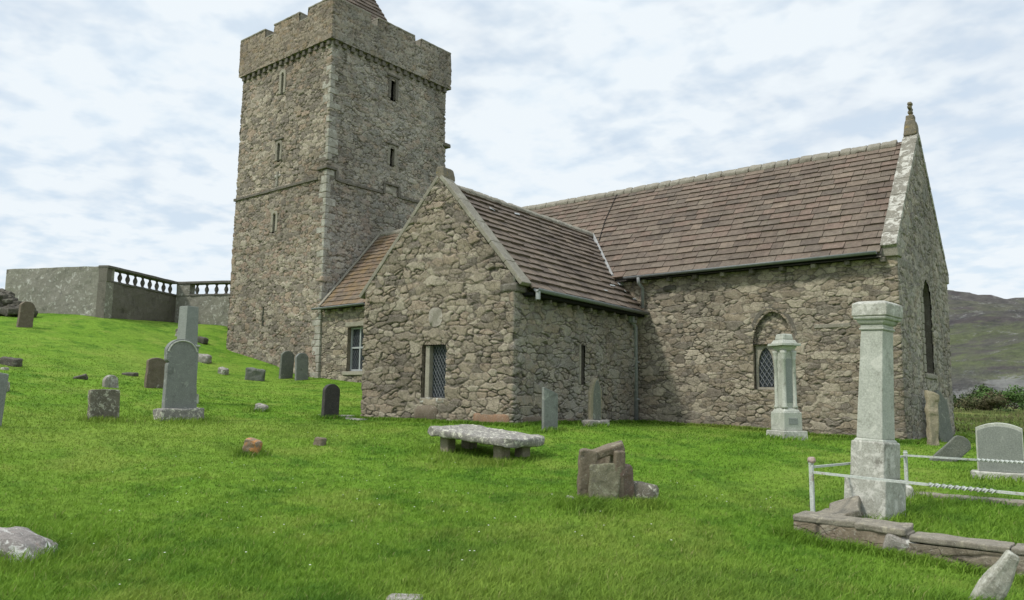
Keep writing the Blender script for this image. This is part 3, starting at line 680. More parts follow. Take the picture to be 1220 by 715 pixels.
# saddle stone and cross
fin=empty('gable_cross',(-.14,NW/2,9.0));fin.parent=church
g=G();v,f=rbox(.36,.42,.46,.05,.08);v[:,:2]*=(1-.30*v[:,2:3]/.46);v=rough(v,.03,5,8);g.add(v,f);
v,f=rbox(.22,.26,.18,.04,.06);v=rough(v,.02,6,9)+np.array([0,0,.43]);g.add(v,f);g.obj('saddle_stone',M['finial'],fin,True)
g=G();v,f=rbox(.085,.10,.46,.03,.05);g.add(rough(v,.015,9,2)+[0,0,.52],f);v,f=rbox(.09,.36,.09,.03,.05);g.add(rough(v,.015,9,3)+[0,0,.78],f)
for zz in (.66,.91): v,f=rbox(.12,.17,.09,.03,.05);g.add(rough(v,.012,9,4)+[0,0,zz],f)
g.obj('cross',M['finial'],fin,True)
# eaves corbels, gutters and pipes
cg=G();v0,f0=rbox(.12,.26,.13,.03,.07);proto=None
xs=[-7.0+i*.84 for i in range(9)]+[-22.2,-21.4,-20.6,-19.8,-19.0]
for i,x in enumerate(xs):
    v,f=rbox(.13,.26,.13,.03,.07)
    o=mesh('eaves_corbel',rough(v,.012,6,i,2),f,M['coping2'] if i%3==0 else M['corbel'],church);o.location=(x,-.10,4.98)
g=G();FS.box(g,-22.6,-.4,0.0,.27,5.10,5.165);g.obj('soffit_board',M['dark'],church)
def gutter(p0,p1,r,mat,parent,name='gutter'):
    p0=np.array(p0);p1=np.array(p1);d=unit(p1-p0);nn=np.array([-d[1],d[0],0]);V=[];K=9
    for p in (p0,p1):
        for rr in (r,r*.82):
            for k in range(K):
                t=math.pi*k/(K-1);V.append(p+nn*math.cos(t)*rr+np.array([0,0,-math.sin(t)*rr]))
    Fs=[]
    for k in range(K-1):
        Fs+= [(k,k+1,2*K+k+1,2*K+k),(K+k+1,K+k,3*K+k,3*K+k+1),(k,K+k,K+k+1,k+1),(2*K+k,2*K+k+1,3*K+k+1,3*K+k)]
    Fs+=[(0,2*K,3*K,K),(K-1,2*K-1,4*K-1,3*K-1)]
    return fixn(mesh(name,V,Fs,mat,parent,True))
gutter((-7.55,-.37,5.20),(-.36,-.37,5.24),.075,M['gutter'],church)
gutter((-22.95,-.37,5.17),(-19.55,-.37,5.20),.085,M['gutter'],church)
# ------------------------------------------------------------------ transept
A4=R_(4);TO=(-6.92,-6.43);FT=Fr(TO,A4);FTE=Fr(TO,A4+math.pi/2)
def T(u,v,z): return (TO[0]+u*math.cos(A4)-v*math.sin(A4),TO[1]+u*math.sin(A4)+v*math.cos(A4),z)
TW=4.95;TZE=4.24;TZR=7.05;TAP=-2.40
def ttop(s):
    if s<=.01 or s>12.0 : pass
    # path: NW -> SW -> SE -> NE ; lengths 6.2, 4.95, 6.45
    q=s-6.2
    if 0<=q<=TW: return TZE+.165+(TZR-TZE-.03)*(1-abs((q-TW)-TAP)/(TW+TAP if q-TW<TAP else -TAP))
    return TZE+.06
def tsh(u0,u1): return 6.2+TW+u0,6.2+TW+u1
twin=(-2.83,-2.04,1.50,2.85);slit=(3.07,3.27,1.90,2.95)
a,b=tsh(twin[0],twin[1])
def tcol(s,z,c): return c
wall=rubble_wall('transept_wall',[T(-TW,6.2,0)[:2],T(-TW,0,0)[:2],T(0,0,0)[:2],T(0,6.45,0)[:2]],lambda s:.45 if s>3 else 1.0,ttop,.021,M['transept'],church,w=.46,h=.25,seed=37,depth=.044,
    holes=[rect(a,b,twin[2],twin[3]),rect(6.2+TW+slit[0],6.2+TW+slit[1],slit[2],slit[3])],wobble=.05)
w=empty('window');w.parent=church
reveal(FT,[(twin[0]-.03,twin[2]-.03),(twin[0]-.03,twin[3]+.03),(twin[1]+.03,twin[3]+.03),(twin[1]+.03,twin[2]-.03)],-.005,-.4,'reveal',M['transept'],w)
g=G();FT.rb(g,twin[0]+.06,twin[0]+.20,-.25,-.02,twin[2],twin[3]-.02,.015,.15,.004,1);g.obj('jamb',M['dressed'],w)
g=G();FT.rb(g,twin[0]-.05,twin[1]+.05,-.25,.05,twin[2]-.12,twin[2]+.01,.02,.12,.008,1);g.obj('sill',M['coping'],w)
pane(FT,[(twin[0]+.18,twin[2]),(twin[1]+.02,twin[2]),(twin[1]+.02,twin[3]),(twin[0]+.18,twin[3])],-.17,'pane',M['glass'],w)
lattice(FT,twin[0]+.20,twin[1]+.01,twin[2]+.02,twin[3],-.155,'lattice',M['whitelead'],w,.095,.16,.008)
w=empty('slit_window');w.parent=church
reveal(FTE,[(slit[0]-.02,slit[2]-.02),(slit[0]-.02,slit[3]),((slit[0]+slit[1])/2,slit[3]+.12),(slit[1]+.02,slit[3]),(slit[1]+.02,slit[2]-.02)],-.0,-.16,'reveal',M['corbel'],w)
g=G();FTE.rb(g,slit[0]-.10,slit[0]+.0,-.1,.06,slit[2],slit[3],.015,.15,.004,1);g.obj('jamb',M['coping2'],w)
# carved boulder, rusty stone and plinth stones in the wall
g=G();FT.rb(g,-2.62,-2.18,-.1,.06,3.30,3.78,.16,.08,.02,12);g.obj('pale_wall_boulder',M['coping2'],church,True)
g=G();FT.rb(g,-1.15,-.06,-.15,.07,.80,1.16,.07,.1,.02,14);g.obj('rusty_foot_stone',M['orangeboulder'],church,True)
g=G();FT.rb(g,-3.05,-2.25,-.15,.06,.86,1.34,.14,.1,.03,18);g.obj('brown_foot_boulder',M['brown'],church,True)
g=G();FTE.rb(g,.35,1.5,-.1,.10,.70,1.08,.05,.12,.02,19);FTE.rb(g,1.55,2.7,-.1,.08,.68,1.02,.05,.12,.02,20);g.obj('plinth_stone',M['brown'],church,True)
# transept roof
hw=-TAP+.3;rise=TZR-TZE+.12
slE=(rise)/(hw);SLT=math.hypot(hw,rise)
cA,sA=math.cos(A4),math.sin(A4)
def Td(u,v,z): return np.array([u*cA-v*sA,u*sA+v*cA,z])
ZT0=TZE-.10
def keepT(c): return c[1]<.02 or c[2]>navez(c[1])-.02
def keepTn(c): return (c[1]<-.02) if c[2]<ZE+.05 else c[2]>navez(c[1])-.06
tr=slates('transept_roof',T(.30,.30,ZT0),Td(0,1,0),unit(Td(-hw,0,rise)),unit(Td(rise,0,hw)),9.2,SLT,M['slate2'],church,course=.25,width=.42,th=.032,seed=8,keep=keepTn,grad=.2)
hwW=TW+TAP+.3;SLW=math.hypot(hwW,rise)
slates('transept_roof_slope',T(-TW-.30,9.3,ZT0),Td(0,-1,0),unit(Td(hwW,0,rise)),unit(Td(-rise,0,hwW)),9.0,SLW,M['slate2'],tr,course=.27,width=.42,th=.04,seed=9,keep=keepTn)
def tz(u): return ZT0+(.3-u)*rise/hw
# boarding
g=G();ve=6.4+.0
vr=0
def yv(u,v): return T(u,v,0)[1]
def vjoin(u,z):  # v where the transept slope meets the nave roof or wall
    if z<ZE: return (0-TO[1]-u*sA)/cA+.1
    y=(z-ZE)/SLN-.3;return (y-TO[1]-u*sA)/cA+.1
P=[]
us=np.linspace(.28,TAP,12);g1l=[T(u,.32,tz(u)-.03) for u in us];g2l=[T(u,vjoin(u,tz(u)-.03),tz(u)-.03) for u in us]
g.add(g1l+g2l,[(i,12+i,13+i,i+1) for i in range(11)],.3)
us=np.linspace(TAP,-TW-.28,12);zz=[ZT0+rise*(u+TW+.3)/hwW-.03 for u in us]
g.add([T(u,.32,z) for u,z in zip(us,zz)]+[T(u,vjoin(u,z),z) for u,z in zip(us,zz)],[(i,12+i,13+i,i+1) for i in range(11)],.3)
g.obj('roof_boarding',M['corbel'],tr)
g=G();v_=.35;rnd=random.Random(9)
while v_<8.55:
    l=rnd.uniform(.28,.5);v,f=rbox(.28,l-.01,.12,.035,.1);v=rough(v,.03,5,int(v_*10)+900,2);v[:,2]-=np.abs(v[:,0])*.8
    v=v+np.array([TAP,v_+l/2,ZT0+rise-.01]);g.add(np.array([T(*q) for q in v]),f);v_+=l
g.obj('ridge_capping',M['coping2'],tr)
# valley lead: from the ridge meeting point down to the nave eave
def valley(u): z=tz(u);return T(u,vjoin(u,z)-.1,z)
g=G();us=np.linspace(TAP+.05,-.50,9)
pts=[valley(u) for u in us]
for i in range(8):
    p,q=np.array(pts[i]),np.array(pts[i+1]);o=np.array([.085,-.03,.0]);up=np.array([0,0,.085])
    g.add([p-o+up,p+o+up,q+o+up,q-o+up,p-o,p+o,q+o,q-o],[(0,1,2,3),(0,4,5,1),(3,2,6,7),(0,3,7,4),(1,5,6,2)],.5)
g.obj('lead_valley',M['lead'],tr)
for (u,v_,l,wd) in ((-.42,6.25,.35,.10),(-.20,6.15,.25,.08),(.0,6.38,.22,.08),(-.3,5.5,.22,.06),(-1.9,1.6,.28,.08),(-2.05,3.0,.2,.07),(-.05,4.6,.16,.05)):
    v,f=rbox(wd,l,.02,.006,.1);an=math.atan2(rise,hw);v=xf(v,TM((0,0,0),(0,an,random.uniform(-.3,.3))));v=np.array([T(u+q[0],v_+q[1],tz(u)+.085+q[2]) for q in v]);mesh('lead_patch',v,f,M['lead'],tr)
# transept gable coping
gable_coping(FT,-TW-.20,.20,TAP,TZE-.06,TZR+.14,-.36,.05,.11,'gable_coping',M['coping2'],church,7,.75)
g=G();FT.rb(g,-.40,.12,-.36,.07,TZE-.20,TZE+.02,.06,.07,.03,5);g.obj('kneeler',M['corbel'],church)
g=G();v,f=rbox(.34,.46,.34,.05,.07);v[:,0]*=(1-.45*v[:,2]/.34);v=rough(v,.03,5,28);g.add(np.array([T(TAP+q[0],.20+q[1],TZR+.10+q[2]) for q in v]),f);g.obj('apex_stone',M['finial'],church,True)
gutter(T(.40,.35,ZT0+.0),T(.40,6.75,ZT0-.02),.085,M['gutter'],church)
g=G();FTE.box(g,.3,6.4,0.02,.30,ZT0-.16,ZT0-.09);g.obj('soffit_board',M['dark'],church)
for i in range(9):
    v,f=rbox(.24,.10,.12,.03,.07);o=mesh('eaves_corbel',np.array([T(.12+q[0],.6+i*.68+q[1],ZT0-.28+q[2]) for q in rough(v,.012,6,i,2)]),f,M['corbel'],church)
# short spout at the gable end, downpipe in the corner
v,f=tube([T(.40,.42,ZT0-.02),T(.40,.42,ZT0-.26)],.06,10);mesh('gutter_outlet',v,f,M['lead'],church)
v,f=tube([(-7.28,-.52,ZT0-.06),(-7.28,-.50,ZT0-.25),(-7.30,-.16,ZT0-.45),(-7.30,-.14,.9)],.07,10);pd=mesh('downpipe',v,f,M['pipe'],church,True)
v,f=rbox(.26,.22,.24,.02,.1);mesh('hopper',v+[-7.28,-.42,ZT0-.36],f,M['pipe'],pd)
for z in (1.5,2.6): v,f=rbox(.16,.13,.05,.015,.1);mesh('pipe_clamp',v+[-7.30,-.12,z],f,M['pipe'],pd)
v,f=tube([(-7.05,-.40,5.15),(-7.05,-.38,4.98),(-7.05,-.14,4.85),(-7.05,-.14,4.25)],.05,10);mesh('downpipe',v,f,M['pipe'],church,True)
# ------------------------------------------------------------------ tower
X1,X2,Y1,Y2=-29.85,-22.82,0.0,7.22;ZPB,ZPT,ZS=17.29,19.2,10.93
def tS(x): return x-X1
def tE(y): return (X2-X1)+y-Y1
th_=[rect(tS(-26.52),tS(-26.33),15.55,16.62),rect(tS(-26.56),tS(-26.36),12.30,13.20),rect(tS(-26.64),tS(-26.44),8.92,9.82),rect(tS(-27.06),tS(-26.90),4.6,5.52),
     rect(tE(3.44),tE(3.78),15.55,16.55),rect(tE(3.52),tE(3.82),12.32,13.2)]
tcolr=lambda s,z,c: np.where(z<ZS,np.clip(c*1.0,0,.999),c*.78)
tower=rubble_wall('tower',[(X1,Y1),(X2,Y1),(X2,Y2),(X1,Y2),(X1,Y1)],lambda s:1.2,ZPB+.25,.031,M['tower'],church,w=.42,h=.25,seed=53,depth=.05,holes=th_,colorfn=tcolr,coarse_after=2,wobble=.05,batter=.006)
FTS=Fr((0,Y1),0.);FTX=Fr((X2,0),math.pi/2)
def slitwin(F,u0,u1,z0,z1,arch=True,mat='dressed',hood=False):
    w=empty('slit_window');w.parent=church
    c=(u0+u1)/2
    pts=[(u0-.04,z0-.05),(u0-.04,z1),(c,z1+.04),(u1+.04,z1),(u1+.04,z0-.05)]
    reveal(F,pts,.0,-.5,'reveal',M['dark'],w)
    g=G();k=.11
    if arch:
        F.rb(g,u0-.16,u0-.0,-.12,.10,z0+.05,z1,.02,.15,.012,1);F.rb(g,u1+.0,u1+.16,-.12,.10,z0+.05,z1,.02,.15,.012,2)
        for i in range(6):
            t0=math.pi*i/6;rr=(u1-u0)/2
            for_=[]
            t1=math.pi*(i+1)/6
            P=[]
            for n in (.10,-.12):
                for (r,t) in ((rr,t0),(rr,t1),(rr+.16,t1),(rr+.16,t0)): P.append(F.p(c+r*math.cos(t),n,z1+r*math.sin(t)))
            g.add(P,[(0,1,2,3),(0,4,5,1),(3,2,6,7)],.5)
        fixn(g.obj('stone_surround',M[mat],w))
    if hood:
        g=G();F.rb(g,u0-.24,u1+.24,-.05,.14,z1+.22,z1+.32,.02,.1,.012,5);g.obj('hood_mould',M['corbel'],w)
slitwin(FTS,-26.52,-26.33,15.6,16.6);slitwin(FTS,-26.56,-26.36,12.35,13.15,True,'coping2',True);slitwin(FTS,-26.64,-26.44,8.95,9.8)
slitwin(FTS,-27.06,-26.90,4.62,5.5,False)
slitwin(FTX,3.46,3.76,15.6,16.5,True,'corbel',True);slitwin(FTX,3.54,3.80,12.35,13.15,True,'coping2',True)
# pale jamb slab of the lowest slit
g=G();FTS.rb(g,-27.20,-27.07,-.1,.09,4.6,5.55,.02,.15,.01,3);g.obj('pale_jamb',M['dressed'],tower)
# carved figure panel over the string course (weathered, no readable form)
g=G();FTS.rb(g,-26.52,-26.36,0,.14,11.1,11.85,.04,.06,.02,3);FTS.rb(g,-26.68,-26.20,0,.13,11.55,11.70,.04,.06,.02,4);FTS.rb(g,-26.62,-26.26,0,.12,10.98,11.12,.03,.06,.02,4);g.obj('carved_panel',M['coping'],tower,True)
g=G();FTX.rb(g,3.15,4.2,.02,.16,11.38,11.48,.02,.1,.01,1);FTX.rb(g,3.15,3.27,.02,.16,10.9,11.38,.02,.1,.01,2);FTX.rb(g,4.08,4.20,.02,.16,10.9,11.38,.02,.1,.01,3);g.obj('panel_hood',M['corbel'],tower)
g=G();FTX.rb(g,3.35,4.0,.0,.10,10.98,11.30,.03,.08,.02,1);g.obj('carved_panel',M['coping2'],tower)
# string course with its step round the corner
def course(F,g,u0,u1,z,h=.13,p=.15,seed=1):
    rnd=random.Random(seed);u=u0
    while u<u1:
        l=min(rnd.uniform(.5,.9),u1-u);F.rb(g,u,u+l-.006,.0,p,z,z+h,.02,.15,.012,rnd.randint(0,99));u+=l
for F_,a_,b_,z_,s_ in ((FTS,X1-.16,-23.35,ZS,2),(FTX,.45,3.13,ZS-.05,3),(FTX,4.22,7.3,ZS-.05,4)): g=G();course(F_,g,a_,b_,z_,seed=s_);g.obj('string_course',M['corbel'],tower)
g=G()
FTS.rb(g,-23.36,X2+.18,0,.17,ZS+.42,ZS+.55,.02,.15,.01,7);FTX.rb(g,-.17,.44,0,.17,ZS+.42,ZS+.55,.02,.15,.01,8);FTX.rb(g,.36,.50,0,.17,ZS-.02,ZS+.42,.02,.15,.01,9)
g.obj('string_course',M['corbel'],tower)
# quoins
g=G();rnd=random.Random(8);z=2.2
while z<ZPB-.2:
    h=rnd.uniform(.24,.42);lo=rnd.uniform(.35,.6);sh=rnd.uniform(.16,.26)
    if rnd.random()<.5: lo,sh=sh,lo
    bt=.006*(ZPB+.25-z)+.052
    if rnd.random()<.8:
        v,f=rbox(lo,sh,h-.02,.025,.12);v=rough(v,.012,5,rnd.randint(0,999),2)
        mesh('quoin',v+np.array([X2+bt-lo/2,Y1-bt+sh/2,z]),f,M['quoin'],tower)
    z+=h
# corbel course and parapet
def tooth(o,n_,name): pass
for F,a,b in ((FTS,X1-.1,X2+.1),(FTX,Y1-.1,Y2+.1)):
    n=int((b-a)/.44)
    for i in range(n):
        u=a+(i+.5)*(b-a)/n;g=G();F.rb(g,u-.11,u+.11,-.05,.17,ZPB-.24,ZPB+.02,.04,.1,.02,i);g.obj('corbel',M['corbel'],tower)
# parapet with crenels (outer face) and backing
po=.18
PX1,PX2,PY1,PY2=X1-po,X2+po,Y1-po,Y2+po;CD=.44
crS=[(-27.87,-27.17),(-25.09,-24.45)];crE=[(2.0,2.42),(4.81,5.23)]
def ptop(s):
    z=ZPT+.03*math.sin(s*3.1)
    w1=PX2-PX1
    if s<w1:
        x=PX1+s
        if any(a<x<b for a,b in crS): return ZPT-CD
    elif s<w1+PY2-PY1:
        y=PY1+s-w1
        if any(a<y<b for a,b in crE): return ZPT-CD
    else:
        q=(s-w1)%2.75
        if 1.9<q<2.4: return ZPT-CD
    return ZPT
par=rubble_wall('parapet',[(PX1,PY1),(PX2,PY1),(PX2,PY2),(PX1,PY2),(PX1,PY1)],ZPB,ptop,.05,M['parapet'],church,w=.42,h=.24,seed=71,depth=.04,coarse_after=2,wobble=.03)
g=G()
def ring(x0,x1,y0,y1,t,z0,z1):
    g.box(x0,x1,y0,y0+t,z0,z1);g.box(x0,x1,y1-t,y1,z0,z1);g.box(x0,x0+t,y0+t,y1-t,z0,z1);g.box(x1-t,x1,y0+t,y1-t,z0,z1)
ring(PX1+.02,PX2-.02,PY1+.02,PY2-.02,.42,ZPB+.005,ZPT-CD-.03)
def merl(F,segs,n1):
    for a,b in segs: F.box(g,a,b,n1-.44,n1-.02,ZPT-CD-.03,ZPT-.02)
def segs(a,b,cr):
    o=[];p=a
    for c,d in cr: o.append((p,c));p=d
    o.append((p,b));return o
merl(FTS,segs(PX1+.02,PX2-.46,crS),po);merl(FTX,segs(PY1+.02,PY2-.02,crE),po)
for a,b in ((PX1+.02,-27.5),(-26.8,-25),(-24.3,PX2-.5)): g.box(a,b,PY2-.44,PY2-.02,ZPT-CD-.03,ZPT)
for a,b in ((PY1+.5,2),(2.6,4.6),(5.2,PY2-.5)): g.box(PX1+.02,PX1+.44,a,b,ZPT-CD-.03,ZPT)
g.box(X1+.3,X2-.3,Y1+.3,Y2-.3,ZPB+.4,ZPB+.5)
g.obj('parapet_backing',M['coping2'],par)
g=G();rnd=random.Random(5)
def cope(F,a,b,n1,z):
    u=a;g=G()
    while u<b-.02:
        l=min(rnd.uniform(.45,.8),b-u)
        if b-u-l<.2:l=b-u
        F.rb(g,u,u+l-.006,n1-.48,n1+.05,z-.015,z+.07,.02,.15,.012,rnd.randint(0,99));u+=l
    g.obj('parapet_coping',M['coping2'],par)
for a,b in segs(PX1,PX2,crS): cope(FTS,a,b,po,ZPT)
for a,b in crS: cope(FTS,a,b,po,ZPT-CD-.02)
for a,b in segs(PY1+.5,PY2,crE): cope(FTX,a,b,po,ZPT)
for a,b in crE: cope(FTX,a,b,po,ZPT-CD-.02)
# cap house with slated saddle roof
cap=empty('cap_house');cap.parent=church
ccx,ccy,cr_,cz0,cz1=-26.3,3.6,2.5,18.2,23.9
g=G();g.box(ccx-cr_+.1,ccx+cr_-.1,ccy-cr_+.1,ccy+cr_-.1,ZPB+.5,cz0+.1);g.obj('base_wall',M['parapet'],cap)
def hip(k):
    a=k*math.pi/2;rnd=random.Random(60+k);U=np.array([math.cos(a),math.sin(a),0]);I=np.array([-math.sin(a),math.cos(a),0])
    L_=math.hypot(cr_,cz1-cz0);Sd=(I*cr_+np.array([0,0,cz1-cz0]))/L_;Nn=np.cross(U,Sd);O=np.array([ccx,ccy,cz0])-I*cr_;g=G();s=0
    while s<L_-.1:
        c=min(.26,L_-s);hw0=cr_*(1-s/L_);hw1=cr_*(1-min(s+c+.04,L_)/L_);u=-hw0
        while u<hw0-.02:
            w=.38*(.7+.7*rnd.random());u1=min(u+w,hw0)
            t=.035*(.8+.5*rnd.random());x0=np.clip(u,-hw0,hw0);x1=u1;y0=np.clip(u,-hw1,hw1);y1=np.clip(u1,-hw1,hw1)
            P=[O+U*x0+Sd*s,O+U*x1+Sd*s,O+U*y1+Sd*(s+c+.04),O+U*y0+Sd*(s+c+.04)]
            P+= [P[0]+Nn*t*1.6,P[1]+Nn*t*1.6,P[2]+Nn*.012,P[3]+Nn*.012];g.add(P,[(4,5,6,7),(0,1,5,4),(1,2,6,5),(3,0,4,7)],rnd.random());u=u1
        s+=c
    g.obj('roof_slope',M['slate2'],cap)
for k in range(4): hip(k)
# projecting stone on the far edge of the tower
g=G();v,f=rbox(.35,.5,.22,.05,.08);g.add(rough(v,.03,5,3)+np.array([X2-.1,Y2+.2,14.25]),f);g.obj('projecting_stone',M['corbel'],tower,True)
# ================================================================== terrace wall with balustrade
def ground_min(x,y): return min(g1(x+a,y+b) for a in (-.4,0,.4) for b in (-.4,0,.4))
K0=np.array([-34.14,-4.15]);A0=np.array([-39.56,-6.69]);C2=np.array([-36.89,.81]);C3=np.array([-32.9,2.78])
TZ=7.60
tw=empty('terrace_wall',(K0[0],K0[1],5.0),(0,0,0),'high grey rendered terrace wall with stone balustrade on the hill left of the tower','wall')
def twp(o): o.parent=tw;o.matrix_parent_inverse=Matrix.Translation(Vector((-K0[0],-K0[1],-5.0)));return o
def wallseg(p,q,zt,zbs,thick,mat,name='wall_panel',res=.09,seed=1,depth=.012):
    d=unit(q-p);L=np.linalg.norm(q-p);F=Fr(tuple(p),math.atan2(d[1],d[0]))
    n=int(L/res)+1;nz=int((zt-4.2)/res)+1
    u=np.linspace(0,L,n);z=np.linspace(0,1,nz+1);U_,Z_=np.meshgrid(u,z)
    top=zt+.05*fbm2(u*1.5,u*0,3,seed)-.02
    ZZ=4.2+Z_*(top[None]-4.2)
    dd=.05*fbm2(U_*1.2,ZZ*1.2,4,seed)*2+.02*fbm2(U_*7,ZZ*7,3,seed+4)
    dd=dd*sm(0,.1,U_)*sm(0,.1,L-U_)
    V=[F.p(a,b,c) for a,b,c in zip(U_.ravel(),dd.ravel(),ZZ.ravel())]+[F.p(a,-thick,c) for a,c in zip(U_.ravel(),ZZ.ravel())]
    N_=U_.size;nn=n;Fs=[]
    for i in range(nz):
        for j in range(n-1):
            a=i*nn+j;Fs.append((a,a+1,a+nn+1,a+nn));Fs.append((N_+a,N_+a+nn,N_+a+nn+1,N_+a+1))
    for j in range(n-1):
        a=nz*nn+j;Fs.append((a,a+1,N_+a+1,N_+a))
    for i in range(nz):
        for a in (i*nn,): Fs.append((a,a+nn,N_+a+nn,N_+a))
        a=i*nn+n-1;Fs.append((a,N_+a,N_+a+nn,a+nn))
    return twp(mesh(name,V,Fs,mat)),F,L
def zb(p): return 4.2
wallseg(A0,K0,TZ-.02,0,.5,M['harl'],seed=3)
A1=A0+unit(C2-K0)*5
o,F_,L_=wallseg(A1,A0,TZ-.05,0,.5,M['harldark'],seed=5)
def balus(p,q,zw,first_pier,nb,matw,seed):
    o,F,L=wallseg(p,q,zw,0,.45,matw,seed=seed)
    g=G();F.rb(g,0,first_pier,-.45,.03,zw-.02,TZ-.13,.03,.2,.012,1);twp(g.obj('pier',M['harldark'] if seed==8 else M['harl']))
    g=G();F.rb(g,0.0,L+.02,-.50,.09,TZ-.14,TZ+.0,.03,.25,.015,2);twp(g.obj('coping_rail',M['balcop']))
    g=G();F.rb(g,first_pier,L,-.45,.04,zw-.03,zw+.07,.02,.25,.01,3);twp(g.obj('base_course',M['balcop']))
    H=TZ-.14-zw-.05
    prof=[(.11,0),(.11,.06),(.06,.08),(.075,.14),(.115,.27),(.105,.36),(.06,.47),(.05,.53),(.085,.56),(.085,.60),(.10,.62)]
    s=H/.62
    for i in range(nb):
        u=first_pier+(i+.5)*(L-first_pier)/nb
        v,f=lathe([(r,z*s) for r,z in prof],12);pp=F.p(u,-.2,zw+.05)
        twp(mesh('baluster',np.array(v)+np.array(pp),f,M['balcop'],None,False))
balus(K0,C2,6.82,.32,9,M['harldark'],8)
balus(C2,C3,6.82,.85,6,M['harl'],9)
# dark old stone wall heap at the left edge
def dry_pile(name,P,h,w,mat,n,label,cat,seed,sz=(.25,.5)):
    rnd=random.Random(seed);root=empty(name,(P[0][0],P[0][1],g1(*P[0][:2])),(0,0,0),label,cat);g=G()
    for i in range(n):
        t=rnd.random();x=P[0][0]+(P[1][0]-P[0][0])*t;y=P[0][1]+(P[1][1]-P[0][1])*t
        hh=(P[0][2]+(P[1][2]-P[0][2])*t);z=rnd.random()*hh;k=w*(1-z/(hh+.01)*.6)
        x+=rnd.uniform(-k,k);y+=rnd.uniform(-k,k);s=rnd.uniform(*sz)
        v,f=rbox(s*1.5,s,s*.7,s*.2,s*.4);v=rough(v,s*.10,2.5/s,rnd.randint(0,999),2)
        v=xf(v,TM((x-root.location.x,y-root.location.y,g1(x,y)-root.location.z+z-.12),(rnd.uniform(-.4,.4),rnd.uniform(-.4,.4),rnd.uniform(0,6))));g.add(v,f)
    o=g.obj('stones',mat,root);return root
dry_pile('ruined_wall',[(-37.2,-8.2,1.5),(-35.1,-7.35,.35)],1,.45,M['darkrock'],130,'low dark ruined dry stone wall below the terrace wall at the left edge','ruined wall',3)
# ================================================================== headstones
def slab(name,x,y,w,t,h,mat,label,face=0.,lean=0.,roll=0.,top='flat',cat='headstone',group=None,r=.02,amp=.010,taper=0.,seed=1,sink=.12,base=None,step=.07,z=None):
    """upright slab: width w along local y, thickness t along local x (faces +x when face=0)"""
    H=h+sink;v,f=rbox(t,w,H,min(r,t*.4),step)
    u=v[:,1]/(w/2);k=v[:,2]/H
    if top=='round': T_=1-(w*.42)/H*(1-np.sqrt(np.clip(1-(np.abs(u)*.985)**2.0,0,1)))
    elif top=='seg': T_=1-(w*.16)/H*u**2
    elif top=='seg2': T_=1-(w*.30)/H*np.abs(u)**2.6
    elif top=='gable': T_=1-(w*.30)/H*np.abs(u)
    elif top=='ogee': T_=1-(w*.22)/H*(1-np.cos(np.clip(np.abs(u)*1.25,0,1)*math.pi))*.9
    elif top=='lancet': T_=1-(w*.85)/H*np.abs(u)**1.7
    elif top=='slant': T_=1-(w*.35)/H*(u*.5+.5)
    else: T_=1-.03*np.abs(u)
    v[:,2]=v[:,2]*(1-k**2)+v[:,2]*T_*(k**2) if top not in('round','lancet') else v[:,2]*T_
    v[:,1]*=1-taper*(1-v[:,2]/H)
    v=rough(v,amp,5,seed,3);v[:,2]-=sink
    zz=g1(x,y) if z is None else z
    if base is None:
        o=mesh(name,v,f,mat);o.location=(x,y,zz);o.rotation_euler=(roll,lean,face);props(o,label,cat,group);return o
    root=empty(name,(x,y,zz),(roll,lean,face),label,cat,group)
    bw,bt,bh,bm_=base
    v2,f2=rbox(bt,bw,bh+.15,.03,.08);v2=rough(v2,.014,5,seed+7,3);v2[:,2]-=.15
    v[:,2]+=sink+bh-.01
    mesh('tablet',v,f,mat,root);mesh('plinth',v2,f2,bm_,root);return root
# big shouldered headstone
def shouldered():
    x,y=-13.12,-11.26;root=empty('headstone',(x,y,g1(x,y)),(0.015,-.03,0),'tall grey shouldered headstone with rounded head, on a lichened plinth before the square pillar','headstone')
    w,t,h=.80,.15,1.66;v,f=rbox(t,w,h,.018,.045)
    z=v[:,2]/h;u=v[:,1]/(w/2)
    wid=1.0-.10*sm(.02,.62,z)
    wid=np.where(z>.66,.90+.06*sm(.66,.70,z),wid);wid-= .10*np.exp(-((z-.665)/.018)**2)
    v[:,1]*=wid
    hd=z>.70
    v[:,2]=np.where(hd,.70*h+(v[:,2]-.70*h)*(.30+.70*np.sqrt(np.clip(1-(np.abs(u)*.97)**2.2,0,1))),v[:,2])
    v=rough(v,.004,5,3,2);v[:,2]+=.24;mesh('tablet',v,f,M['bluegrey'],root)
    # raised moulded rim round the head
    pts=[];
    for i in range(21):
        a=math.pi*i/20;uu=math.cos(a);pts.append((t/2+.004,uu*(w/2)*.885,.24+.70*h+(.30*h)*(.30+.70*math.sqrt(max(0,1-(abs(uu)*.97)**2.2)))-.045))
    v,f=tube(pts,.020,6);mesh('rim_moulding',v,f,M['granite'],root)
    v,f=rbox(.42,1.08,.42,.04,.07);v=rough(v,.03,5,5,3);v[:,2]-=.16;mesh('plinth',v,f,M['tombslab'],root)
shouldered()
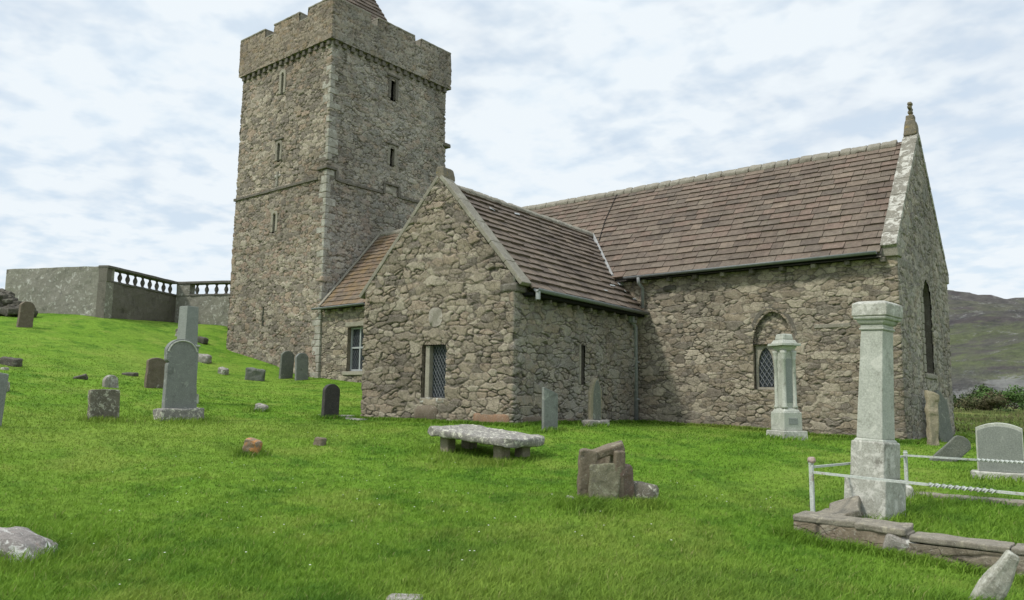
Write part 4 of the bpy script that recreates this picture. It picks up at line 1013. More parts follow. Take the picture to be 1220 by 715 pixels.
# tall pillar behind it
def pillar():
    x,y=-16.17,-9.54;zg=g1(x,y);root=empty('pillar_monument',(x,y,zg),(0,0,.12),'tall plain grey square pillar monument rising behind the shouldered headstone','monument')
    H=3.96-zg
    v,f=rbox(.40,.40,1.08,.012,.2);v[:,:2]*=1-.10*v[:,2:3]/1.08;mesh('shaft',rough(v,.004,4,1,2)+[0,0,H-1.08],f,M['granite3'],root)
    v,f=rbox(.52,.52,.07,.025,.2);mesh('neck_moulding',rough(v,.004,4,1,2)+[0,0,H-1.14],f,M['granite'],root)
    v,f=rbox(.46,.46,.10,.012,.2);mesh('neck_block',v+[0,0,H-1.235],f,M['granite3'],root)
    v,f=rbox(.46,.46,H-1.235-.25,.02,.2);mesh('pedestal',rough(v,.005,4,1,2)+[0,0,.25],f,M['granite3'],root)
    v,f=rbox(.58,.58,.45,.03,.15);mesh('plinth',rough(v,.01,4,1,2)+[0,0,-.2],f,M['granite2'],root)
pillar()
slab('headstone',-13.17,-12.97,.64,.14,.68,M['lichened'],'short square headstone crusted with lichen, left of the tall shouldered one',0,.02,.03,'flat',amp=.022,seed=11)
slab('headstone',-19.2,-10.2,.42,.14,.36,M['rock'],'tiny rounded grey stone just behind the square lichen crusted headstone',.1,0,.05,'round',amp=.02,seed=12,step=.05)
slab('headstone',-19.47,-8.74,.60,.15,.94,M['brown'],'brown weathered headstone with uneven top behind the shouldered headstone',.0,.02,-.02,'seg',amp=.022,seed=13)
slab('headstone',-12.05,-15.62,.62,.09,1.02,M['bluegrey'],'tall blue grey headstone cut by the left edge of the photo',.0,.0,-.05,'flat',amp=.006,seed=14)
slab('headstone',-31.9,-8.28,.56,.16,1.08,M['brown'],'brown headstone high on the slope under the terrace wall',.15,.0,-.04,'seg2',amp=.015,seed=15,taper=-.06)
slab('headstone',-12.34,-7.48,.50,.13,.90,M['darkslate'],'black slate headstone with rounded top near the south transept corner',.0,.0,-.02,'round',amp=.006,seed=16)
slab('headstone',-23.62,-1.08,.62,.13,1.16,M['darkslate'] if False else M['greenslate'],'left one of two upright slate headstones against the tower foot',.0,.02,-.03,'seg2',amp=.008,seed=17,group='pair of slate headstones by the tower')
slab('headstone',-22.70,-.95,.60,.12,1.12,M['bluegrey'],'right one of two upright slate headstones against the tower foot',.0,-.02,.02,'seg2',amp=.008,seed=18,group='pair of slate headstones by the tower')
slab('headstone',-5.88,-6.38,.46,.085,.98,M['bluegrey'],'thin pale blue grey headstone with slanted top beside the transept',-.12,.02,.02,'slant',amp=.004,seed=19)
# pointed stone with leaning backing on white base
def pointed_stone():
    x,y=-6.03,-4.3;root=empty('headstone',(x,y,g1(x,y)),(0,.0,-.15),'narrow pointed mossy headstone on a whitish base, right of the thin blue grey one','headstone')
    for (dx,dy,w,t,h,s) in ((0,0,.42,.10,1.06,3),(-.02,.02,.30,.16,1.02,4)):
        v,f=rbox(t,w,h,.03,.05);u=v[:,1]/(w/2);v[:,2]*=1-.34*np.abs(u)**1.8;v=rough(v,.012,5,s,3);mesh('tablet' if s==3 else 'centre_panel',v+[dx,dy,.12],f,M['greenslate'] if s==4 else M['tombleg'],root)
    v,f=rbox(.34,.72,.30,.04,.07);v=rough(v,.03,5,9,3);v[:,2]-=.15;mesh('plinth',v,f,M['rock'],root)
pointed_stone()
# right hand granite headstone facing south
def right_hs():
    x,y=2.72,-5.63;root=empty('headstone',(x,y,g1(x,y)),(0,.0,-math.pi/2+.10),'wide dark headstone with pale curved rim, seen over the railing at the right edge','headstone')
    w,t,h=.66,.16,.80
    v,f=rbox(t,w,h,.012,.06);u=v[:,1]/(w/2);k=v[:,2]/h;v[:,2]-=k**4*.085*u**2;mesh('tablet',rough(v,.003,5,3,2)+[0,0,.11],f,M['granite'],root)
    v,f=rbox(.02,w*.93,h*.92,.006,.06);u=v[:,1]/(w*.93/2);k=v[:,2]/(h*.92);v[:,2]-=k**4*.08*u**2;mesh('inscription_panel',v+[t/2+.004,0,.12],f,M['panel'],root)
    v,f=rbox(.34,.86,.26,.02,.08);v=rough(v,.006,5,9,2);v[:,2]-=.14;mesh('plinth',v,f,M['granite2'],root)
right_hs()
# slabs leaning against the east gable
slab('grave_slab',.60,.02,.30,.15,1.30,M['buff'],'buff weathered slab leaning against the east gable wall',-.85,-.08,-.07,'slant',cat='grave slab',amp=.045,seed=31,r=.05,taper=.15,step=.05)
slab('grave_slab',.50,1.95,.60,.12,1.32,M['greenslate'],'dark green grey slab leaning against the east gable behind the buff one',-.35,-.13,.0,'ogee',cat='grave slab',amp=.012,seed=32)
slab('grave_slab',1.60,-4.25,.34,.09,.60,M['greenslate'],'small tilted slab with rounded end between the gable slabs and the right headstone',-1.15,.0,-.80,'round',cat='grave slab',amp=.01,seed=33,sink=.15)
# ================================================================== obelisks
def stack(root,items,mats):
    z=0
    for nm,a0,a1,h,r,m in items:
        v,f=rbox(a0,a0,h,r,.12);s=(a0+(a1-a0)*v[:,2:3]/h)/a0;v[:,:2]*=s
        mesh(nm,rough(v,.004,5,int(z*50)+3,2)+[0,0,z],f,mats[m],root);z+=h-.002
def obelisk_a():
    x,y=1.83,-9.74;zg=g1(x,y);root=empty('obelisk_monument',(x,y,zg-.12),(-.043,.036,R_(-12)),'tall pale tapering stone pillar monument with square cap inside the railing','monument')
    stack(root,[('lower_plinth',.56,.55,.62,.02,'granite2'),('upper_plinth',.455,.445,.47,.025,'granite2'),('base_moulding',.40,.36,.035,.012,'granite'),('shaft',.345,.295,1.42,.012,'granite'),
      ('neck_band',.335,.335,.035,.015,'granite'),('neck',.30,.30,.045,.01,'granite'),('cap_moulding',.34,.40,.06,.02,'granite'),('cap_moulding',.43,.46,.05,.02,'granite'),('cap_block',.475,.47,.17,.015,'granite2')],M)
    zt=.62+.47+.035+1.42+.035+.045+.06+.05+.17-.018
    v=[(-.23,-.23,zt),(.23,-.23,zt),(.23,.23,zt),(-.23,.23,zt),(-.17,-.17,zt+.035),(.17,-.17,zt+.035),(.17,.17,zt+.035),(-.17,.17,zt+.035)]
    mesh('cap_top',v,[(0,1,5,4),(1,2,6,5),(2,3,7,6),(3,0,4,7),(4,5,6,7)],M['granite2'],root)
obelisk_a()
def obelisk_b():
    x,y=-1.80,-2.87;zg=g1(x,y);root=empty('column_monument',(x,y,zg-.1),(0,0,R_(-33)),'pale column monument with corner shafts and moulded cap standing before the pointed nave window','monument')
    stack(root,[('lower_step',.66,.64,.30,.02,'granite2'),('plinth',.49,.48,.42,.02,'granite'),('base_moulding',.44,.36,.08,.02,'granite'),('shaft',.27,.26,1.30,.01,'granite'),('capital',.30,.42,.12,.02,'granite'),('cap_slab',.53,.52,.06,.01,'granite'),('cap_gable',.42,.34,.08,.01,'granite'),('cap_top',.30,.26,.14,.03,'granite')],M)
    for sx in (-1,1):
        for sy in (-1,1):
            z0=.30+.42+.08
            v,f=lathe([(.07,0),(.07,.04),(.05,.07),(.045,1.08),(.06,1.11),(.048,1.14),(.07,1.24),(.075,1.30)],12,(sx*.135,sy*.135,z0));mesh('corner_shaft',v,f,M['granite'],root,True)
    v,f=rbox(.012,.20,1.0,.003,.3);mesh('inscription_panel',v+[.136,0,.92],f,M['granite3'],root)
    v,f=rbox(.012,.24,.14,.003,.3);mesh('plinth_panel',v+[.246,0,.44],f,M['granite3'],root)
obelisk_b()
# ================================================================== kerb wall and railing
kw=empty('kerb_wall',(1.45,-11.45,g1(1.45,-11.45)),(0,0,0),'low weathered kerb wall with broken coping slabs round the obelisk plot','kerb wall')
def kwp(o): o.parent=kw;o.matrix_parent_inverse=kw.matrix_basis.inverted();return o
def kblock(nm,x0,x1,y0,y1,z0,z1,mat,rot=(0,0,0),seed=1,r=.02,amp=.014,step=.06):
    v,f=rbox(x1-x0,y1-y0,z1-z0,r,step);v=rough(v,amp,6,seed,3);v=xf(v,TM(((x0+x1)/2,(y0+y1)/2,z0),rot));return kwp(mesh(nm,v,f,mat))
kblock('wall_core',1.46,2.62,-11.42,-11.08,-.25,.18,M['kerb'],seed=1,amp=.01)
kblock('wall_core',2.55,6.2,-11.42,-11.08,-.45,.08,M['kerb'],seed=2,amp=.01)
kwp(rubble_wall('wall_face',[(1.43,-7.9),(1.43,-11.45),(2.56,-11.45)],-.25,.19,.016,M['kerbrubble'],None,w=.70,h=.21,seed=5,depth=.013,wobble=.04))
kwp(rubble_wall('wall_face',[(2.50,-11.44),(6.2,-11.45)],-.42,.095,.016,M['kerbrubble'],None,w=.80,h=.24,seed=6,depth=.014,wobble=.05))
kblock('coping_slab',1.40,2.10,-11.48,-11.06,.185,.262,M['kerbtop'],(.0,.012,0),3)
kblock('coping_slab',2.08,2.60,-11.49,-11.05,.17,.248,M['kerbtop'],(.02,.03,.015),4,amp=.02)
kblock('rubble_core',2.30,2.66,-11.47,-11.2,-.1,.16,M['rock'],(.1,.3,.2),12,r=.05,amp=.04)
for i,(a,b) in enumerate(((2.63,3.55),(3.56,4.6),(4.61,5.5),(5.51,6.25))): kblock('coping_slab',a,b,-11.47,-11.08,.10-.006*i,.168-.006*i,M['kerbtop'],(0,.008*(-1)**i,0),20+i,amp=.016)
kblock('wall_face',1.44,1.76,-11.07,-7.9,-.25,.10,M['kerb'],seed=5,amp=.025,step=.1)
kblock('coping_slab',1.36,1.74,-10.95,-10.1,.12,.20,M['kerbtop'],(0,-.02,0.02),6,amp=.018)
kblock('coping_slab',1.42,1.78,-10.05,-9.0,.10,.19,M['kerbtop'],(0,.02,-.02),7,amp=.018)
kblock('coping_slab',1.45,1.80,-8.95,-7.7,.16,.24,M['kerbtop'],(0,-.02,0.01),8,amp=.018,step=.1)
kblock('displaced_slab',1.46,1.84,-10.62,-9.98,.18,.27,M['kerbtop'],(.20,-.32,.2),9,amp=.018)
kblock('coping_slab',1.8,6.2,-7.9,-7.6,.10,.24,M['kerbtop'],(0,0,0),10,amp=.02,step=.15)
rl=empty('railing',(1.45,-10.93,.26),(0,0,0),'low white painted railing with twisted bars on posts round the obelisk plot','railing')
def rlp(o): o.parent=rl;o.matrix_parent_inverse=rl.matrix_basis.inverted();return o
def post(x,y,z0,z1,cap=True,r=.024):
    v,f=rbox(r*2,r*2,z1-z0,.006,.2);v=v+[x,y,z0];p=rlp(mesh('post',rough(v,.003,9,3,2),f,M['rail']))
    v,f=lathe([(.02,0),(.03,.01),(.034,.03),(.024,.05),(.03,.06)],10,(x,y,z1-.005));rlp(mesh('post_collar',v,f,M['rail']))
post(1.45,-10.93,.22,.80);post(1.78,-7.75,.18,.79);post(4.9,-10.93,.14,.76);post(4.9,-7.75,.15,.80)
v,f=rbox(.095,.085,.075,.034,.03);rlp(mesh('rusty_post_knob',rough(v,.014,22,3,2)+[1.455,-10.93,.82],f,M['rust'],None,True))
def rail(p,q,r=.017,tw0=None,tw1=None,turns=7):
    p=np.array(p,float);q=np.array(q,float);L=np.linalg.norm(q-p);d=unit(q-p);up=np.array([0,0,1.]);s=np.cross(d,up)
    n=int(L/.012);V=[];Fs=[]
    for i in range(n+1):
        t=i/n*L
        ang=.785
        fl=0
        if tw0 is not None: ang+=np.clip((t-tw0)/(tw1-tw0),0,1)*turns*2*math.pi;fl=float(sm(tw0-.02,tw0,t)*(1-sm(tw1,tw1+.02,t)))
        sag=-.012*math.sin(math.pi*t/L)
        for k in range(4):
            a=ang+k*math.pi/2;rr=r*1.25
            sx=1+.35*fl if k%2==0 else 1-.15*fl
            V.append(p+d*t+(s*math.cos(a)+up*math.sin(a))*rr*sx+up*sag)
    for i in range(n):
        for k in range(4): Fs.append((i*4+k,i*4+(k+1)%4,(i+1)*4+(k+1)%4,(i+1)*4+k))
    Fs.append((3,2,1,0));Fs.append(tuple(n*4+k for k in range(4)))
    o=rlp(mesh('rail',V,Fs,M['rail']));return o
rail((1.44,-10.93,.715),(4.92,-10.93,.615),.016,1.30,1.95,5)
rail((1.45,-10.95,.775),(1.78,-7.74,.765),.015)
rail((1.77,-7.75,.775),(4.92,-7.75,.775),.015,.95,1.75,7)
rail((4.9,-10.93,.70),(4.9,-7.75,.77),.015)
# ================================================================== table tomb
def table_tomb():
    P1=np.array([-4.39,-9.83,.655]);P3=np.array([-4.35,-8.63,.685]);P2=np.array([-6.21,-9.91,.805]);P4=P2+P3-P1
    c=(P1+P2+P3+P4)/4;root=empty('table_tomb',(c[0],c[1],g1(c[0],c[1])),(0,0,0),'low table tomb with thick lichen crusted slab on short stone legs','table tomb')
    L=2.16;W=1.25;v,f=rbox(L,W,.16,.06,.055)
    cut=np.clip(np.abs(v[:,0])/(L/2)+np.abs(v[:,1])/(W/2)-1.72,0,1);v[:,0]*=1-cut*.5;v[:,1]*=1-cut*.5
    v=rough(v,.040,6,3,4);a=(P1+P3)/2-(P2+P4)/2
    v=xf(v,TM((0,0,c[2]-root.location.z+.0),(0.02,math.atan2(-a[2],a[0]),math.atan2(P1[1]-P2[1],P1[0]-P2[0]))))
    mesh('top_slab',v,f,M['tombslab'],root,True)
    for i,(x,y,sx,sy) in enumerate(((-4.66,-9.52,.24,.24),(-4.58,-9.0,.22,.24),(-5.93,-9.62,.22,.24),(-5.9,-9.05,.24,.24))):
        t=(x+6.21)/1.82;zt=.805-.15*t+.02;zb_=g1(x,y)-.12;v,f=rbox(sx,sy,zt-zb_,.035,.07);v=rough(v,.02,6,i+5,3);mesh('leg',v+[x-c[0],y-c[1],zb_-root.location.z],f,M['tombleg'],root)
table_tomb()
# ================================================================== broken box tomb stones
def stone(name,x,y,dim,rot,mat,label,cat='stone',r=.04,amp=.02,seed=1,dz=-.08,step=.06,group=None,smooth=False,z=None,shape=None):
    v,f=rbox(*dim,min(r,min(dim)*.45),step);
    if shape: v=shape(v)
    v=rough(v,amp,4/max(.3,min(1,max(dim))),seed,4);o=mesh(name,v,f,mat,None,smooth);o.location=(x,y,(g1(x,y) if z is None else z)+dz);o.rotation_euler=rot;return props(o,label,cat,group)
yb=R_(38)
stone('broken_slab',-1.17,-11.98,(.23,.12,.78),(.02,.06,yb+.15),M['broken'],'upright narrow brown slab at the left of the broken tomb stones',cat='broken slab',seed=3,r=.03,amp=.035,dz=-.10,step=.04,shape=lambda v:np.stack([v[:,0]*(.8+.25*v[:,2]/.78),v[:,1],v[:,2]],1))
stone('broken_slab',-.98,-11.55,(.14,.62,.78),(0,.03,yb+.1),M['broken'],'brown side slab standing behind the upright slabs of the broken tomb',cat='broken slab',seed=33,r=.03,amp=.02,dz=-.10)
stone('broken_slab',-.93,-11.93,(.42,.12,.62),(-.14,.12,yb),M['brokengreen'],'mossy green front slab of the broken tomb leaning slightly back',cat='broken slab',seed=4,r=.03,amp=.028,step=.04,dz=-.10,
      shape=lambda v:np.stack([v[:,0]*(.82+.26*v[:,2]/.66),v[:,1],v[:,2]*(1+.06*v[:,0]/.21)],1))
stone('broken_slab',-1.00,-11.72,(.54,.20,.12),(.20,-.30,yb+.05),M['broken'],'tilted brown coping slab lying on top of the broken tomb stones',cat='broken slab',seed=5,r=.03,amp=.025,dz=.60,step=.04)
stone('broken_slab',-1.10,-11.38,(.44,.08,.70),(-.25,-.10,yb+.1),M['broken'],'thin dark slab propped up behind the broken tomb with pointed top',cat='broken slab',seed=6,r=.02,amp=.025,dz=-.10,step=.04,
      shape=lambda v:np.stack([v[:,0],v[:,1],v[:,2]*(1+.14*v[:,0]/.24)],1))
stone('broken_slab',-.78,-11.56,(.24,.22,.60),(.05,-.12,yb+.4),M['reddish'],'reddish stone block at the right end of the broken tomb stones',cat='broken stone',seed=7,r=.06,amp=.035,dz=-.10)
stone('boulder',-.68,-11.38,(.40,.32,.34),(.1,.25,yb),M['lichened'],'rounded speckled boulder resting right of the broken tomb stones',cat='boulder',seed=8,r=.15,amp=.035,dz=-.06,smooth=True)
stone('field_stone',-1.27,-12.14,(.17,.14,.13),(0,.1,.4),M['rock'],'small whitish stone at the foot of the broken tomb stones',seed=9,r=.05,amp=.02,dz=-.03)
# leaning stone bottom right
stone('leaning_stone',3.50,-13.36,(.20,.12,.66),(.10,.52,.55),M['leanpale'],'pale pointed stone leaning in the grass in front of the kerb wall',cat='stone',seed=14,r=.04,amp=.018,dz=-.12,
      shape=lambda v:np.stack([v[:,0]*(1-.45*sm(.3,.66,v[:,2])),v[:,1]*(1-.3*sm(.35,.66,v[:,2])),v[:,2]],1))
stone('field_stone',1.86,-8.2,(.20,.18,.22),(.1,0,.4),M['granite2'],'small pale block in the grass behind the railing post',seed=15,r=.03,amp=.015,dz=-.05)
# flat rock bottom left
stone('flat_rock',-4.12,-17.78,(.95,.55,.34),(.06,.10,.72),M['rockpink'],'flat grey and white rock with pinkish lichen at the bottom left corner',cat='rock',seed=21,r=.14,amp=.07,dz=-.10,step=.05,
      shape=lambda v:np.stack([v[:,0],v[:,1],v[:,2]*(1-.45*np.clip(v[:,0]/.47,0,1)**1.5)],1))
stone('field_stone',.16,-16.42,(.30,.2,.10),(0,0,.6),M['rock'],'stone tip barely showing in the grass at the bottom edge',seed=22,r=.04,amp=.02,dz=-.07)
# scattered stones
rocks=[(-22.8,-3.1,(.75,.30,.58),(.1,.12,.8),'greenslate','greenish broken stone with jagged top below the tower'),
 (-14.5,-8.2,(.34,.24,.30),(.2,.3,.6),'rock','small pointed grey and white stone in the middle of the lawn'),
 (-7.8,-12.75,(.30,.22,.36),(.1,.25,.7),'orange','small stone covered with orange lichen in the lawn'),
 (-7.98,-11.1,(.22,.18,.20),(0,.1,.3),'broken','small dull brown stone right of the orange lichened stone'),
 (-24.6,-3.4,(.38,.3,.36),(.2,.3,.3),'rock','small pale pointed stone left of the jagged greenish one'),
 (-27.0,-3.0,(.80,.4,.42),(.1,.1,.5),'rock','whitish long rock on the slope behind the shouldered headstone'),
 (-20.7,-10.4,(.42,.12,.18),(.5,-.25,.6),'darkrock','dark flat slab piece lying behind the short square headstone'),
 (-22.3,-8.2,(.46,.3,.15),(.1,.0,.6),'darkrock','dark low stone left of the brown weathered headstone'),
 (-23.4,-11.5,(.60,.4,.34),(.05,.12,.6),'darkrock','low grey rock in a grassy hump near the left edge'),
 (-24.6,-12.1,(.55,.4,.34),(.1,.1,.2),'darkrock','dark rock half buried beside the low grey rock at the left edge'),
 (-17.9,-13.45,(.30,.22,.34),(.1,.1,.6),'rock','white topped stone just behind the cut off blue grey headstone'),
 (-30.9,-.95,(.7,.35,.36),(0,.1,.4),'darkrock','dark rubble stone beside the tower base on the left'),
 (-31.6,-1.6,(.5,.35,.32),(0,.2,.9),'rock','pale rubble stone left of the tower base'),
 (-32.3,-1.2,(.6,.35,.30),(0,.1,.1),'darkrock','dark low rubble stone farthest from the tower base'),
 (-22.3,-12.0,(.26,.16,.12),(0,.0,.1),'rock','tiny pale stone flush with the grass on the left slope')]
for i,(x,y,d,ro,m,l) in enumerate(rocks):
    stone('field_stone',x,y,d,ro,M[m],l,'stone',r=min(d)*.28,amp=min(d)*.13,seed=40+i,dz=-.10 if d[2]>.25 else -.05)
# paved strip west of the transept
g=G();rnd=random.Random(3)
for i in range(4):
    x=-12.9+i*.42;y=-6.95+rnd.uniform(-.1,.1);v,f=rbox(.40,.6,.12,.03,.1);v=rough(v,.01,5,i,2);g.add(v+[x,y,g1(x,y)-.085],f)
o=g.obj('paving',M['pave']);props(o,kind='structure')
# ================================================================== bushes on the moor
def bush(x,y,w,h,ca,cb,label,n=2600,seed=1,leaf=.11):
    rnd=np.random.RandomState(seed);zg=g1(x,y);root=empty('bush',(x,y,zg),(0,0,0),label,'bush')
    m,nt,b=newmat('bush_leaf');q=NT(nt);v=q.co();c=q.mix(q.ramp(q.noise(v,.9,4,.7),[(.35,0.),(.65,1.)]),ca,cb);c=q.mix(q.attr('cid'),q.mix(.5,c,(.02,.03,.01)),c);q.L(c,b.inputs['Base Color']);b.inputs['Specular IOR Level'].default_value=.1
    nl=13;cl=[(u*w,rnd.uniform(-.3,.3)*w,rnd.uniform(.2,.72)*h*(1-1.1*abs(u)),rnd.uniform(.10,.26)*w) for u in rnd.uniform(-.5,.5,nl)]
    V=np.zeros((n,4,3));k=rnd.randint(0,nl,n)
    for i in range(n):
        cx_,cy_,cz_,r=cl[k[i]];d=rnd.normal(size=3);d/=np.linalg.norm(d);rr=r*(.55+.5*rnd.rand());p=np.array([cx_,cy_,cz_])+d*rr*np.array([1,1,min(1,h/w*1.2)]);p[2]=max(p[2],.02)
        a=rnd.normal(size=3);a/=np.linalg.norm(a);b_=np.cross(a,d);b_/=np.linalg.norm(b_)+1e-6;s=leaf*(.6+rnd.rand())
        V[i]=[p-a*s,p-b_*s*.6,p+a*s,p+b_*s*.6]
    F=np.arange(n*4).reshape(n,4);mesh('foliage',V.reshape(-1,3),F,m,root,False,{'cid':np.repeat(rnd.rand(n),4)})
    g=G()
    for i in range(6):
        c_=cl[i];v_,f_=tube([(0,0,-.1),(c_[0]*.5,c_[1]*.5,c_[2]*.6),(c_[0],c_[1],c_[2])],[.09,.05,.03],5);g.add(v_,f_)
    g.obj('stems',M['brown'],root)
dk=(.065,.08,.035);br=(.13,.105,.065);gn=(.08,.14,.045);gn2=(.11,.20,.055)
bush(-14.9,87,3.6,3.0,dk,gn,'dark green bush just right of the church gable on the moor',seed=1)
bush(-9.8,82,6.5,3.0,br,dk,'large brown heathery bush beyond the churchyard above the right headstone',3400,2)
bush(-13.1,127,9.0,5.0,gn,gn2,'bright green fern bush behind the brown heathery bush',3400,3,.16)
bush(-6.0,61.7,1.6,.8,dk,gn,'small dark bush in the rough field above the right headstone',900,4,.07)
bush(-6.6,100,5.0,2.0,gn2,gn,'green bush at the right edge of the moor',2600,5)
bush(-19.5,142,6.0,5.2,dk,gn,'wide dark bush line farthest off beside the gable',3400,6,.18)
# ================================================================== grass blades
def grass_blades():
    rs=np.random.RandomState(7);n=520000
    fw=math.atan2(math.cos(YAW),-math.sin(YAW))
    r=4.2*np.exp(rs.rand(n)*math.log(50/4.2));th=fw+(rs.rand(n)-.5)*R_(92)
    x=CAM[0]+r*np.cos(th);y=CAM[1]+r*np.sin(th);long_=np.zeros(n)
    # tufts left unmown round stones and kerb
    tuf=[(1.45,-11.55,.18,500),(-.9,-12.1,.35,1500),(-1.2,-12.2,.2,500),(-.55,-11.5,.25,800),(3.5,-13.45,.22,900),(1.9,-9.75,.45,900),(-4.1,-17.7,.6,1800),(-7.8,-12.8,.25,500),(-5.3,-9.9,.7,1500),(-4.5,-9.7,.35,900),(-13.1,-11.3,.6,800),(-13.1,-13,.45,500),(2.7,-5.7,.5,700),(-1.85,-3.2,.5,500),(-12.3,-7.6,.35,400),(-14.5,-8.3,.3,200),(-5.9,-6.5,.35,300),(-6,-4.4,.4,300)]
    ex=[];ey=[];el=[]
    for a,b,s,k in tuf: ex.append(a+rs.normal(size=k)*s*.7);ey.append(b+rs.normal(size=k)*s*.7);el.append(np.full(k,1.))
    k=5000;ex.append(rs.uniform(1.3,6,k));ey.append(-11.54-np.abs(rs.normal(size=k))*.09);el.append(rs.uniform(.2,.9,k))
    k=5000;ex.append(rs.uniform(1.7,6,k));ey.append(rs.uniform(-11.0,-7.9,k));el.append(rs.uniform(.4,1.3,k))
    k=3000;ex.append(1.36-np.abs(rs.normal(size=k))*.08);ey.append(rs.uniform(-11.5,-7.8,k));el.append(rs.uniform(.4,1.2,k))
    k=7000;ex.append(rs.uniform(-7.2,.3,k));ey.append(-.08-np.abs(rs.normal(size=k))*.12);el.append(rs.uniform(.4,1.,k))
    k=4000;u=rs.uniform(-5.2,.3,k);vv=-.07-np.abs(rs.normal(size=k))*.1;ex.append(TO[0]+u*cA-vv*sA);ey.append(TO[1]+u*sA+vv*cA);el.append(rs.uniform(.4,.9,k))
    k=3500;u=.09+np.abs(rs.normal(size=k))*.1;vv=rs.uniform(0,6.4,k);ex.append(TO[0]+u*cA-vv*sA);ey.append(TO[1]+u*sA+vv*cA);el.append(rs.uniform(.4,.9,k))
    k=2500;ex.append(.12+np.abs(rs.normal(size=k))*.12);ey.append(rs.uniform(-.2,6,k));el.append(rs.uniform(.4,1.,k))
    x=np.concatenate([x]+ex);y=np.concatenate([y]+ey);long_=np.concatenate([long_]+el)
    u=(x-TO[0])*cA+(y-TO[1])*sA;v=-(x-TO[0])*sA+(y-TO[1])*cA
    bad=((x>-23)&(x<.05)&(y>-.02)&(y<6))|((u>-5)&(u<.05)&(v>-.04)&(v<7))|((x>1.4)&(x<6.3)&(y>-11.46)&(y<-11.08))|((x>1.42)&(x<1.78)&(y>-11.5)&(y<-9.95))
    bad|=((x>-6.3)&(x<-4.3)&(y>-9.9)&(y<-8.7)&(rs.rand(len(x))<.8))
    x,y,long_=x[~bad],y[~bad],long_[~bad];n=len(x)
    d=np.hypot(x-CAM[0],y-CAM[1])
    z=gz(x,y)-.006
    clump=fbm2(x/.35,y/.35,3,41);cl2=fbm2(x/1.7,y/1.7,3,43)
    h=(.042+.05*np.clip(clump+.3,0,1)+.03*np.clip(cl2*2,0,1)+.018*rs.rand(n))*(.7+.6*rs.rand(n))
    near=sm(14,6,d);h=h*(.60+.36*near)*(1-.75*sm(22,48,d))+long_*(.04+.08*rs.rand(n))
    wd=np.clip(.0022+.0009*d,.004,.03)*(.7+.6*rs.rand(n))
    a=rs.rand(n)*2*np.pi+0;lean=h*(.25+.9*rs.rand(n));la=a+rs.normal(size=n)*.5;la=np.where(rs.rand(n)<.5,.6+rs.normal(size=n)*.7,la)
    px,py=-np.sin(a),np.cos(a);lx,ly=np.cos(la),np.sin(la)
    V=np.zeros((n,5,3),np.float32)
    for i,(t,ww,sg) in enumerate(((0,1,-1),(0,1,1),(.55,.8,1),(.55,.8,-1),(1,0,0))):
        V[:,i,0]=x+px*wd*ww*sg*.5+lx*lean*t*t;V[:,i,1]=y+py*wd*ww*sg*.5+ly*lean*t*t;V[:,i,2]=z+h*(t-.18*t*t*(lean/h))
    me=bpy.data.meshes.new('grass');me.vertices.add(n*5);me.vertices.foreach_set('co',V.ravel())
    base=np.arange(n,dtype=np.int32)[:,None]*5;lp=(base+np.array([0,1,2,3,3,2,4],np.int32)[None]).ravel()
    me.loops.add(len(lp));me.loops.foreach_set('vertex_index',lp);me.polygons.add(n*2)
    ls=(np.arange(n,dtype=np.int32)[:,None]*7+np.array([0,4],np.int32)[None]).ravel();me.polygons.foreach_set('loop_start',ls);me.update(calc_edges=True)
    at=me.attributes.new('cid','FLOAT','POINT');at.data.foreach_set('value',np.repeat(rs.rand(n).astype(np.float32),5))
    m,nt,b=newmat('grass_blade');q=NT(nt);vv=q.co();c=grass_colors(q,vv)
    c=q.mix(q.ramp(q.attr('cid'),[(0.,0.),(1.,1.)]),q.mix(1.,c,(.88,.90,.88),'MULTIPLY'),q.mix(1.,c,(1.35,1.25,1.3),'MULTIPLY'))
    c=q.mix(q.ramp(q.attr('cid'),[(.965,0.),(.97,.6)],'CONSTANT'),c,(.30,.27,.12))
    q.L(c,b.inputs['Base Color']);b.inputs['Roughness'].default_value=.7;b.inputs['Specular IOR Level'].default_value=.15
    tr_=nt.nodes.new('ShaderNodeBsdfTranslucent');q.L(c,tr_.inputs[0]);mx=nt.nodes.new('ShaderNodeMixShader');mx.inputs[0].default_value=.35
    out=[k for k in nt.nodes if k.type=='OUTPUT_MATERIAL'][0];q.L(b.outputs[0],mx.inputs[1]);q.L(tr_.outputs[0],mx.inputs[2]);q.L(mx.outputs[0],out.inputs[0])
    me.materials.append(m);o=bpy.data.objects.new('grass',me);COL.objects.link(o);props(o,'short bright green lawn grass with longer tufts around the stones','grass',kind='stuff')
grass_blades()
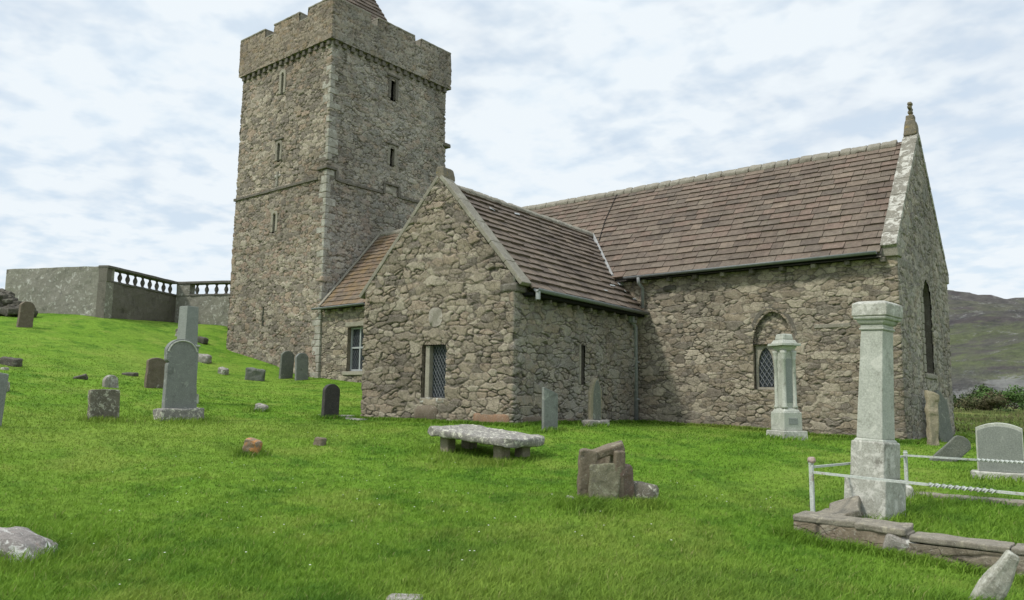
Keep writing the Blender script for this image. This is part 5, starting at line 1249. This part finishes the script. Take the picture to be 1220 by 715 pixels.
def moor_tussocks():
    rs=np.random.RandomState(17);n=60000
    cx=rs.uniform(-26,16,900);cy=9+88*rs.rand(900)**1.5;cx=np.where(cy<24,rs.uniform(-4,14,900),cx);k=rs.randint(0,900,n);x=cx[k]+rs.normal(size=n)*.45;y=cy[k]+rs.normal(size=n)*.45
    z=gz(x,y)-.02;s=rs.rand(900)[k];h=(.07+(.12+.2*sm(25,60,y))*s)*(.5+.7*rs.rand(n));wd=.02+.03*rs.rand(n);a=rs.rand(n)*6.28;ln=h*.6*rs.rand(n);la=rs.rand(n)*6.28
    V=np.zeros((n,3,3));V[:,0]=np.stack([x-np.cos(a)*wd,y-np.sin(a)*wd,z],1);V[:,1]=np.stack([x+np.cos(a)*wd,y+np.sin(a)*wd,z],1);V[:,2]=np.stack([x+np.cos(la)*ln,y+np.sin(la)*ln,z+h],1)
    m,nt,b=newmat('moor_grass');q=NT(nt);c=q.ramp(q.attr('cid'),[(0.,(.075,.085,.03)),(.35,(.11,.16,.045)),(.7,(.14,.16,.06)),(1.,(.11,.08,.055))]);q.L(c,b.inputs['Base Color']);b.inputs['Specular IOR Level'].default_value=.1
    o=mesh('moor_grass',V.reshape(-1,3),np.arange(n*3).reshape(n,3),m,None,False,{'cid':np.repeat(np.clip(s*.7+.3*rs.rand(n),0,1),3)});props(o,'rough tussocks of olive moor grass beyond the churchyard','moor grass',kind='stuff')
moor_tussocks()
def daisies():
    rs=np.random.RandomState(5);V=[];F=[]
    for i in range(110):
        c=[(-2.3,-16.2),(-5,-13.6),(-1.6,-13.6),(.5,-10.5),(-7,-10.5),(-5,-15.5)][rs.randint(6)];x,y=c[0]+rs.normal()*1.3,c[1]+rs.normal()*1.0
        z=g1(x,y)+.075;r=.007+.005*rs.rand();b=len(V);V.append((x,y,z+.003))
        for k in range(7): V.append((x+r*math.cos(k*.9),y+r*math.sin(k*.9),z))
        for k in range(7): F.append((b,b+1+k,b+1+(k+1)%7))
    m=plain('daisy_petal',(.70,.70,.62),.8,0,.1);o=mesh('daisies',V,F,m);props(o,'tiny white daisies scattered in the lawn','daisies',kind='stuff')
daisies()

for o in list(bpy.data.objects):
    if o.parent is None and o.get('label') and not o.get('kind'):
        if o.name.split('.')[0] in ('ruined_wall','terrace_wall','kerb_wall'): o['kind']='thing'
        if not o.get('group'):
            n=o.name.split('.')[0]
            if n=='headstone': o['group']='headstones standing in the churchyard'
            elif n=='field_stone': o['group']='loose stones lying in the lawn'
            elif n=='broken_slab': o['group']='stones of the broken box tomb'
            elif n=='grave_slab': o['group']='old grave slabs near the east gable'
            elif n=='bush': o['group']='bushes on the moor'
